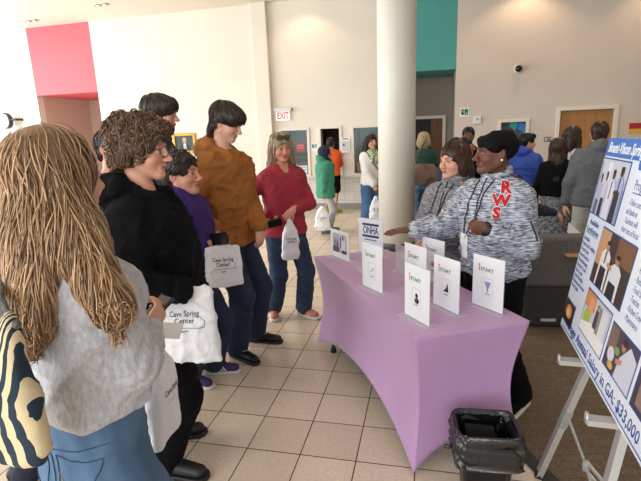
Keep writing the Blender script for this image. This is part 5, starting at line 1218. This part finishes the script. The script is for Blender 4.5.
# 6 woman in purple
purp = person('woman with short dark curls in a purple sweatshirt holding a phone', (-.86, 2.90), 100, H=1.615, sw=.185, bulk=1.12, belly=.04, q=2, seed=16, head=(-.10, .02, 0), fem=1, hs=1.10, skin='#d79f88', lips='#b8605c', hair='curlyshort', haircol='dark',
    hairkw=dict(n=500), rw=at(207, 246, 2.80), rhand=dict(f=(.8, -.1, .25), n=(.1, .8, .4), curl=.75), rpole=(.6, -.9, -1), lw=at(214, 240, 3.0), lhand=dict(f=(.7, -.4, .2), n=(0, -.8, .4), curl=.8),
    top=dict(m=purple_f, sr=(.072, .060, .044), ease=.028, hem=.50, collar='stand', amp=.010), pants=dict(m=denim_dark, r=(.098, .075, .066)), shoes=dict(m=mat('purple_suede', '#3a2a5c', .8), sole=white_rub, L=.26, stripes=mat('white_stripe', '#dcdce0', .6)), feet=((-.92, 2.95), (-.78, 3.10)))
MB().rbox((-.038, -.006, -.075), (.038, .006, .075), .008, Matrix.Translation(at(219, 239, 2.74)) @ Matrix.Rotation(-.25, 4, 'Z') @ Matrix.Rotation(1.35, 4, 'Y') @ Matrix.Rotation(.4, 4, 'X')).build('mobile_phone', mat('black_phone', '#121216', .25))
tag(bpy.data.objects['mobile_phone'], 'black mobile phone held by the woman in purple', 'phone')
carry_bag('white printed bag hanging below the hands of the woman in purple', at(222, 246, 2.76), .235, .26, 172, CAVE, handle=.02, grip=0, seed=8, amp=.010)

# 7 tall boy in brown hoodie
tall = person('very tall youth in a caramel brown hoodie looking down at the table', (-.69, 3.48), 118, H=1.90, up=.03, sw=.20, bulk=1.10, belly=.045, q=2, seed=17, head=(.22, -.42, .05), headoff=(0, .035), hs=1.08, skin='#dfae97', lips='#b8706a', hair='mullet', haircol='dark',
    hairkw=dict(n=800), lw=at(259, 228, 3.38), lhand=dict(f=(.05, -.1, -1), n=(-.6, .5, 0), curl=.4), rw=at(214, 232, 3.20), rhand=dict(f=(.5, -.1, -.8), n=(.3, .8, 0), curl=.5),
    top=dict(m=tan_fleece, hood=1.2, sr=(.086, .076, .052), ease=.034, hem=.475, amp=.020, name='hoodie'), pants=dict(m=denim_dark, r=(.100, .078, .072)), shoes=dict(m=black_rub, L=.31, lace=mat('white_lace', '#b9b9b9', .8)), feet=((-.66, 3.34), (-.55, 3.62)))
pk = [(-.14, -.05), (.14, -.05), (.14, .03), (.09, .13), (-.09, .13), (-.14, .03)]
for i in range(6):
    p, q_ = pk[i], pk[(i + 1) % 6]; surf_tube(tall, 'pocket_seam', [(p[0], .30, .585 * 1.93 + p[1]), (q_[0], .30, .585 * 1.93 + q_[1])], .0035, tan_fleece, .001)
for s in (-.03, .03): surf_tube(tall, 'drawstring', [(s, .30, .80 * 1.93), (s * 1.5, .32, .745 * 1.93)], .003, tan_fleece, .003)

# 8 woman in red
red = person('woman in a raspberry red V-neck jumper and jeans with sunglasses on her head', (-.32, 4.14), 152, H=1.71, sw=.185, bulk=1.10, belly=.03, q=2, seed=18, head=(-.10, -.12, .05), fem=1, skin='#d6997c', lips='#b05a55', hair='shoulder', haircol='greyblonde',
    hairkw=dict(n=700), rw=at(266, 221, 3.98), rhand=dict(f=(.9, -.3, -.1), n=(.1, .5, .8), curl=.8), rpole=(.9, -.3, -.8), lw=at(293, 210, 3.96), lhand=dict(f=(-.65, -.3, -.6), n=(-.3, .8, -.3), curl=.7), lpole=(-.9, -.2, -.8),
    top=dict(m=red_knit, sr=(.066, .056, .040), ease=.024, hem=.475, collar='vee', amp=.009, name='jumper', waist=1.05), pants=dict(m=mat('indigo_denim', '#2c4361', .85, color2='#1d2f49', vscale=8, bump=.3, bscale=300), r=(.092, .074, .074)), shoes=dict(m=mat('pink_mesh', '#c27a72', .8), sole=white_rub, L=.26), feet=((-.46, 4.18), (-.17, 4.14)), toe=22)
glasses(red, flat('#3a2a22', .3), 'sunglasses', at_=(.098, -.030), rr=(.030, .022), up=True)
carry_bag('slim white bag hanging from the hands of the woman in red', at(289, 219, 3.93), .145, .30, 165, [('Cave Spring', .03, .02, .09), ('Center', .03, -.005, .06)], handle=.06, grip=.4, seed=9, amp=.012)
MB().rbox((-.035, -.006, -.07), (.035, .006, .07), .008, Matrix.Translation(at(274, 223, 3.92)) @ Matrix.Rotation(1.3, 4, 'Y') @ Matrix.Rotation(.3, 4, 'X')).build('mobile_phone', mat('black_phone', '#121216', .25))
bpy.data.objects['mobile_phone.001']; tag(bpy.data.objects['mobile_phone.001'], 'black phone held at waist height by the woman in red', 'phone')

# 9-12 in the lobby behind
green = person('person in navy headscarf and green hooded jacket standing before the ticket windows', (.12, 7.95), 78, H=1.50, sw=.17, bulk=1.0, q=1, seed=19, fem=1, head=(-.15, 0, 0), skin='#a9785c', hair='hijab', rw=at(322, 204, 7.78), rhand=dict(f=(.2, 0, -1), n=(0, .8, 0), curl=.9),
    top=dict(m=mat('green_fleece', '#3f8c71', .85, var=.12, bump=.2), hood=.8, sr=(.075, .066, .046), ease=.05, hem=.42, amp=.012, name='jacket'), pants=dict(m=mat('pale_grey_trousers', '#b9b9bd', .85), r=(.085, .066, .062), name='trousers'), shoes=dict(m=mat('grey_suede', '#6d6f76', .8), L=.27), feet=((.12, 7.88), (.20, 8.02)))
carry_bag('white bag held low by the person in green', at(322, 206, 7.74), .26, .34, 185, CAVE[:2], handle=.08, grip=.3, seed=10, amp=.014)
person('man in orange shirt and black shorts leaning at the open ticket window', (.28, 10.05), 12, H=1.63, sw=.20, bulk=1.05, lean=.10, q=1, seed=20, skin='#b98467', hair='short', haircol='dark', lw=W(-2.17, 10.22, 1.0), rw=W(-1.95, 10.25, 1.0),
    top=dict(m=mat('orange_jersey', '#df5a23', .8, bump=.2), sleeve=.12, sr=(.075, .068, .06), hem=.50, ease=.03, cuff=False, name='shirt'), pants=dict(m=black_cloth, r=(.11, .095, .05), len=0, name='shorts'), shoes=dict(m=mat('lime_mesh', '#a5a83a', .7), L=.29), feet=((.36, 10.02), (.16, 10.08)), toe=30)
scarf = person('woman in white knit top with green patterned scarf and wide jeans beside the column', (.90, 7.80), 168, H=1.665, sw=.175, q=1, seed=21, fem=1, skin='#c99478', lips='#a8574f', hair='shoulder', haircol='brown', head=(.15, 0, 0), rw=at(379, 196, 7.6), lw=None, rhand=dict(f=(.3, -.1, -.9), n=(.5, .8, 0), curl=.9), rpole=(1, -.3, -.5),
    top=dict(m=mat('white_knit', '#dcdcd6', .9, bump=.3, bscale=90), sr=(.075, .075, .066), ease=.035, hem=.50, name='jumper'), pants=dict(m=mat('blue_denim', '#40648a', .85, color2='#2f4f74', vscale=6, bump=.3), r=(.11, .12, .14)), shoes=dict(m=black_rub, L=.25))
surf_tube(scarf, 'bag_strap', [(.11, .30, 1.38), (.02, .32, 1.2), (-.12, .3, 1.02)], .010, flat('#5b3d2b'), .006)
solid('scarf', [EL((0, .03, 1.39), (.085, .085, .045), .02), RC((.02, .10, 1.38), (.05, .17, 1.24), .035, .03, k=.03), RC((-.03, .10, 1.38), (-.03, .165, 1.20), .03, .025, k=.03)], mat('green_print_scarf', '#4f8f52', .8, color2='#d8d3b8', vscale=28, ramp=(.42, .58)), scarf.root, .010, .006, (20, 20, 30))
carry_bag('white bag held by the woman beside the column', at(376, 196, 7.55), .22, .32, 180, CAVE[:2], handle=.10, grip=.4, seed=15, amp=.014)
bl = person('person with short pale blonde hair and dark green top carrying a brown shoulder bag', (1.70, 7.50), 10, H=1.665, sw=.185, q=1, seed=22, fem=1, hair='bob', haircol='pale', hairkw=dict(n=400, wave=.003), top=dict(m=mat('bottle_green_knit', '#1f4a3f', .85), sr=(.07, .06, .045), hem=.50), pants=dict(m=denim_light), shoes=dict(m=black_rub))
sb = thing('shoulder_bag', 'soft brown shoulder bag on the back of the person in dark green', 'bag', (1.66, 7.24, 1.02), -.15)
solid('bag_body', [ST([(-.16, 0, 0, .20, .06), (-.05, 0, 0, .23, .08), (.08, 0, 0, .20, .06), (.16, 0, 0, .14, .035)], e=2.6)], mat('brown_leather', '#7d6153', .6, var=.2, vscale=8, bump=.2), sb, .012, .008, (10, 10, 10))
MB().tube([(-.13, 0, .14), (-.10, 0, .30), (-.02, .04, .46), (.03, .14, .50)], [(.018, .006)] * 4, 8).build('strap', mat('brown_leather', '#7d6153', .6), sb, True)

# 13 first helper in grey marl
h1 = person('brown-haired woman in grey marl RWS pullover behind the table', (.97, 3.30), -130, H=1.57, up=.03, sw=.18, bulk=1.15, belly=.05, q=2, seed=23, fem=1, head=(-.15, -.06, 0), hs=1.03, jaw=1.05, skin='#dda891', lips='#b8605c', hair='bob', haircol='auburn', hairkw=dict(n=1100, wave=.005, wfreq=35, r=.0028),
    rw=at(430, 240, 3.18), rhand=dict(f=(-.85, -.2, .0), n=(-.1, -.5, -.7), curl=.75), lw=at(437, 244, 3.02), lhand=dict(f=(-.85, .15, .1), n=(0, .5, -.7), curl=.75), rpole=(.9, -.5, -.7), lpole=(-.9, -.5, -.7),
    top=dict(m=rws_g, sr=(.076, .068, .046), ease=.028, hem=.48, amp=.015, collar='stand', name='pullover'), pants=dict(m=black_cloth, name='trousers'), shoes=dict(m=black_rub))
# 14 second helper with head wrap
h2 = person('woman in black head wrap and blue marl RWS pullover pointing across the table', (1.05, 2.70), -122, H=1.66, up=.01, sw=.185, bulk=1.06, belly=.06, lean=.05, q=2, seed=24, fem=1, head=(-.46, .0, 0), hs=1.0, jaw=1.1, skin='#6b4334', lips='#5d3230', hair='wrap', hairkw=dict(m=mat('black_velvet', '#08080a', .9, spec=.2, bump=.3, bscale=60)),
    rw=at(411, 229, 2.86), rhand=dict(f=(-.92, .12, -.12), n=(0, .1, -1), curl=.10, spread=.12, s=1.02), rpole=(.3, -.5, -1), lw=at(488, 230, 2.44), lhand=dict(f=(-.8, .15, .25), n=(.1, .8, .3), curl=1.0), lpole=(-.25, -.1, -1),
    top=dict(m=rws_m, sr=(.086, .080, .052), ease=.030, hem=.50, amp=.018, collar='stand', name='pullover'), pants=dict(m=black_cloth, name='trousers', r=(.105, .08, .066)), shoes=dict(m=black_cloth, sole=white_rub, L=.26), feet=((1.10, 2.85), (1.17, 2.53)))
def letters(o, txt, size, cx, z, dx, dz, rot):
    for i, ch in enumerate(txt):
        vs, fs = text_mesh(ch, size, 'CENTER', 0, bold=size * .055); vo, fo = text_mesh(ch, size, 'CENTER', 0, bold=size * .085)
        ca, sa = math.cos(rot), math.sin(rot)
        for nm, (a, b_), m_, off in (('letter_edge', (vo, fo), flat('#e8e4e0', .8), .005), ('letter', (vs, fs), mat('red_felt', '#b5142a', .85, bump=.2), .0075)):
            a, b_ = dense([Vector((v.x * 1.1, v.y, 0)) for v in a], b_, .011); al_ = math.radians(34); xd_ = V3((-math.cos(al_), -math.sin(al_), 0)); decal_on(o, nm, a, b_, xd_ * (cx + dx * i) + V3((0, 0, z + dz * i)), xd_, (0, 0, 1), m_, o.top, off, .6)
letters(h2, 'RWS', .078, .050, 1.360, -.020, -.068, 0)
letters(h1, 'RW', .066, .062, 1.29, -.018, -.058, 0)
zc = flat('#22242c', .6)
for o, x in ((h2, 0.0), (h1, 0.0)):
    surf_tube(o, 'zip', [(0, .34, .845 * o.H), (.0, .36, .70 * o.H)], .0045, zc, .002)
    surf_tube(o, 'lanyard', [(-.045, .25, .84 * o.H), (-.01, .36, .72 * o.H), (.05, .38, .64 * o.H)], .004, flat('#15161a'), .005)
    surf_tube(o, 'lanyard', [(.05, .25, .84 * o.H), (.065, .36, .72 * o.H), (.06, .38, .64 * o.H)], .004, flat('#15161a'), .005)
def card(o, name, x, z, w_, h_, m_, off=.009, rot=0):
    vs = [Vector((-w_ / 2, -h_ / 2, 0)), Vector((w_ / 2, -h_ / 2, 0)), Vector((w_ / 2, h_ / 2, 0)), Vector((-w_ / 2, h_ / 2, 0))]; vs, fs = dense(vs, [(0, 1, 2, 3)], .02)
    return decal_on(o, name, vs, fs, (x, 0, z), (-1, 0, 0), (0, 0, 1), m_, o.root, off, .6)
card(h2, 'name_badge', .06, .60 * 1.69, .060, .15, flat('#e6e8ea')); card(h1, 'name_badge', -.07, .70 * 1.60, .085, .06, flat('#e6e8ea')); card(h1, 'name_badge', -.10, .80 * 1.60, .05, .03, flat('#6aa3c8'))
surf_tube(h2, 'sleeve_pocket_zip', [h2.S[-1] * .35 + h2.el[-1] * .65 + V3((-.12, .03, .05)), h2.S[-1] * .35 + h2.el[-1] * .65 + V3((-.12, .03, -.05))], .005, zc, .002, 'near')
wr = h2.wr[-1]; d_ = Vector(h2.el[-1] - wr).normalized(); p_ = Vector(wr) - d_ * .006
wt = MB().tube([p_ - d_ * .017, p_ + d_ * .017], [.040, .040], 18).build('watch_strap', mat('black_rubber_strap', '#141416', .45), h2.root, True)
wr = h2.wr[1]; d_ = Vector(h2.el[1] - wr).normalized(); p_ = Vector(wr) + d_ * .01
MB().tube([p_ - d_ * .010, p_ + d_ * .010], [.038, .038], 18).build('bracelet', mat('black_rubber_strap', '#141416', .45), h2.root, True)
MB().lathe([(.002, -.006), (.007, -.004), (.007, .004), (.002, .006)], tuple(h2.hc + h2.Rh @ V3((-.090, -.004, -.038)) * h2.hs), 12).build('earring', flat('#d8d8d8', .2), h2.root, True)

# 15-21 the crowd at the back right
person('man with glasses in black clothes against the taupe wall below the thermostat', (2.20, 6.85), 200, H=1.72, q=1, seed=25, skin='#7a5240', hair='short', haircol='black', top=dict(m=black_cloth), pants=dict(m=black_cloth, name='trousers'), shoes=dict(m=black_rub))
person('man with short black hair and stubble, looking right, behind the brown-haired helper', (1.90, 6.05), 118, H=1.59, q=1, seed=26, skin='#a87658', hair='short', haircol='black', top=dict(m=mat('dark_grey_jersey', '#2b2c31', .85)), pants=dict(m=black_cloth, name='trousers'), shoes=dict(m=black_rub))
person('person with brown hair mostly hidden behind the brown-haired helper', (1.64, 5.55), 20, H=1.59, q=0, seed=27, hair='shoulder', haircol='brown', top=dict(m=navy_cloth), pants=dict(m=black_cloth, name='trousers'), shoes=dict(m=black_rub))
person('dark-haired person in a royal blue jacket behind the head-wrapped helper', (2.90, 6.5), 60, H=1.60, sw=.20, q=1, seed=28, hair='shortfront', haircol='black', head=(-.5, -.1, 0), skin='#c99478', top=dict(m=mat('royal_blue_shell', '#1f3f9c', .6, bump=.3), hood=.9, sr=(.08, .07, .05), ease=.04, name='jacket'), pants=dict(m=black_cloth, name='trousers'), shoes=dict(m=black_rub))
lh = person('woman with very long dark brown hair in black top and grey patterned skirt', (2.84, 5.5), 25, H=1.545, q=1, seed=29, fem=1, hair='longstraight', haircol='brown', hairkw=dict(n=500, wave=.006), head=(-.3, 0, 0), top=dict(m=black_cloth, hem=.56, ease=.03), pants=dict(m=mat('grey_print_skirt', '#8a8a8c', .9, color2='#4c4c50', vscale=40, ramp=(.42, .58)), skirt=(.42, .23, .19), rise=.60, name='skirt'), shoes=dict(m=black_rub))
wh = person('brown-haired woman in white shirt with black shoulder strap facing the wooden door', (3.18, 5.85), 50, H=1.67, q=1, seed=30, fem=1, hair='shoulder', haircol='brown', head=(-.35, 0, 0), skin='#c99478', top=dict(m=mat('white_cotton', '#d6d2cf', .8, bump=.2), hem=.56, ease=.028), pants=dict(m=mat('olive_trousers', '#33321f', .85), name='trousers', rise=.6), shoes=dict(m=black_rub))
surf_tube(wh, 'bag_strap', [(.12, -.16, 1.36), (.02, -.2, 1.15), (-.1, -.2, .98)], .012, flat('#17171a'), .006)
gj = person('man in a slate grey hooded jacket seen from behind, beside the information board', (3.00, 5.0), 18, H=1.715, sw=.205, bulk=1.05, q=1, seed=31, hair='short', haircol='brown', hairkw=dict(n=400), head=(-.15, 0, 0), skin='#c99478', top=dict(m=mat('slate_shell', '#55585c', .7, bump=.25, bscale=50), hood=.85, sr=(.082, .074, .052), ease=.04, hem=.475, name='jacket', amp=.011), pants=dict(m=mat('pale_chinos', '#b3afa8', .85), name='trousers', r=(.095, .072, .064)), shoes=dict(m=black_rub))
# 22 seated visitor behind the lounge chair
st2 = person('seated person in navy holding white papers, behind the pointing woman', (1.99, 4.72), 75, H=1.22, sw=.20, q=1, seed=32, hair='short', haircol='black', hs=.98, seated=True, knees=((.12, .42, .50), (-.12, .42, .50)), feet=((2.46, 4.70), (2.46, 4.95)), rw=at(556, 213, 4.60), rhand=dict(f=(.8, .1, -.5), n=(0, .3, -.8), curl=.5), lw=at(556, 214, 4.85), top=dict(m=navy_cloth, sr=(.085, .075, .05)), pants=dict(m=black_cloth, name='trousers'), shoes=dict(m=black_rub))
pp = thing('paper', 'white papers held by the seated person in navy', 'paper', tuple(at(577, 236, 4.62)), -.2)
MB().box((-.13, -.09, 0), (.13, .10, .003), Matrix.Rotation(.75, 4, 'Y') @ Matrix.Rotation(.5, 4, 'X')).build('sheet', flat('#dcdcdc'), pp)
# clerk behind the third window
person('dark-haired clerk sitting inside the third ticket window', tuple(W(-1.36, WALL + .55))[:2], 185, H=1.50, q=0, seed=33, hair='shoulder', haircol='black', skin='#a9785c', top=dict(m=black_cloth), pants=dict(m=black_cloth, name='trousers'))

# foreground girl's things
sl = thing('sling_bag', 'cream and navy striped sling bag on the back of the blonde girl', 'bag', (0, 0, 0))
m_str = mat('cream_navy_stripe', '#d9c8a0', .85)
nt = m_str.node_tree; N = nt.nodes; tcn = N.new('ShaderNodeTexCoord'); sx3 = N.new('ShaderNodeSeparateXYZ'); nt.links.new(tcn.outputs['Object'], sx3.inputs[0])
def mth(op, a, b=None, c=None):
    q = N.new('ShaderNodeMath'); q.operation = op
    for i, v in enumerate((a, b, c)):
        if v is None: continue
        if isinstance(v, (int, float)): q.inputs[i].default_value = v
        else: nt.links.new(v, q.inputs[i])
    return q.outputs[0]
X_, Z_c = sx3.outputs[0], sx3.outputs[2]
cen_ = mth('MULTIPLY', mth('MAXIMUM', mth('ADD', Z_c, .02), 0.0), .36); hw_ = mth('MAXIMUM', mth('MULTIPLY_ADD', Z_c, -.36, .074), .012)
u_ = mth('DIVIDE', mth('SUBTRACT', X_, cen_), mth('MINIMUM', hw_, .104)); fr_u = mth('FRACT', mth('MULTIPLY_ADD', u_, 2.4, 10.2)); st_m = mth('GREATER_THAN', fr_u, .5)
mxs = N.new('ShaderNodeMix'); mxs.data_type = 'RGBA'; nt.links.new(st_m, mxs.inputs[0]); mxs.inputs[6].default_value = (*srgb('#d9c8a0'), 1); mxs.inputs[7].default_value = (*srgb('#1c2f40'), 1)
nt.links.new(mxs.outputs[2], N['Principled BSDF'].inputs['Base Color'])
sc_ = at(8, 394, .80); sl.location = sc_; sl.rotation_euler = (0, 0, -.42)
solid('bag_body', [ST([(-.150, -.01, 0, .074, .020), (-.09, 0, 0, .092, .030), (.0, .010, 0, .068, .032), (.08, .032, 0, .034, .024), (.18, .056, 0, .010, .012)], e=2.8, rnd=.015)], m_str, sl, .008, .008, (9, 9, 9), 7, rel=3)
MB().rbox((-.035, -.052, .0), (.027, -.036, .022), .004, Matrix.Rotation(-.75, 4, 'Y') @ Matrix.Translation((.0, 0, .02))).build('logo_patch', flat('#16202c'), sl)
MB().poly(ell(-.033, .0, .022, .007, 18), Matrix.Rotation(-.75, 4, 'Y') @ Matrix.Translation((.03, -.0525, .031)) @ Matrix.Rotation(math.pi / 2, 4, 'X'), .001).build('logo_mark', flat('#3f7fc0'), sl)
a_ = Vector((.058, .0, .15)); sh_w = Matrix.Translation(girl.root.location) @ Matrix.Rotation(-math.radians(38), 4, 'Z') @ Vector((-.02, -.13, 1.42))
top_ = Matrix.Rotation(.42, 4, 'Z') @ (sh_w - Vector(sc_))
rope = []
for k in range(5): rope.append(a_.lerp(top_, k / 4) + Vector((0, -.02 * math.sin(math.pi * k / 4), 0)))
for s in (-.012, 0, .012):
    MB().tube([p + Vector((s, 0, 0)) for p in rope], .0075, 8).build('rope_strap', mat('grey_cord', '#6d6a68', .9, bump=.8, bscale=120), sl, True)
gh = at(152, 314, 1.31)
MB().rbox((-.036, -.005, -.072), (.036, .005, .072), .008, Matrix.Translation(gh) @ Matrix.Rotation(-.7, 4, 'Z') @ Matrix.Rotation(-1.0, 4, 'X')).build('mobile_phone', mat('dark_phone', '#23201f', .2))
tag(bpy.data.objects['mobile_phone.002'], 'dark phone in the hand of the blonde girl', 'phone')
pc = thing('paper', 'white folded paper in the hand of the blonde girl', 'paper', tuple(at(164, 330, 1.38)), .1)
MB().box((-.05, -.035, -.001), (.055, .035, .001), Matrix.Rotation(.15, 4, 'Y') @ Matrix.Rotation(.35, 4, 'X')).build('sheet', flat('#e6e6e8'), pc)
carry_bag('white bag hanging from the arm of the blonde girl, seen edge on', at(155, 342, 1.42), .17, .30, 98, [('Cave Spring', .03, .02, .10)], handle=.06, grip=.4, seed=21, amp=.012)
# jeans details of the girl
def stitch(o, name, pts, r, m, close=False):
    P_ = [Vector(p) for p in pts]; out = []
    for a, b in zip(P_[:-1], P_[1:]):
        for k in range(8): out.append(a.lerp(b, k / 8))
    out.append(P_[-1]); res = []
    for p in out:
        h = o.pbvh.ray_cast(Vector((p.x, -.6, p.z)), Vector((0, 1, 0)), 1.0)
        if h[0] is not None: res.append(h[0] + Vector((0, -.0012, 0)))
    if len(res) > 2: MB().tube(res, r, 5).build(name, m, o.pants)
thr = mat('denim_seam', '#2b435f', .9)
for cx_ in (-.085, .085):
    w_ = .058; z_ = .560 * 1.725
    stitch(girl, 'back_pocket', [(cx_ - w_, 0, z_), (cx_ + w_, 0, z_ + .006), (cx_ + w_ * .92, 0, z_ - .10), (cx_, 0, z_ - .135), (cx_ - w_ * .92, 0, z_ - .10), (cx_ - w_, 0, z_)], .0016, thr)
    stitch(girl, 'pocket_stitching', [(cx_ - w_ * .9, 0, z_ - .045), (cx_ - .01, 0, z_ - .075), (cx_ + w_ * .9, 0, z_ - .04)], .0011, mat('tan_thread', '#a08a5c', .9))
stitch(girl, 'yoke_seam', [(-.17, 0, .585 * 1.725), (0, 0, .565 * 1.725), (.17, 0, .585 * 1.725)], .0016, thr)
stitch(girl, 'seat_seam', [(0, 0, .60 * 1.725), (0, 0, .47 * 1.725)], .0016, thr)
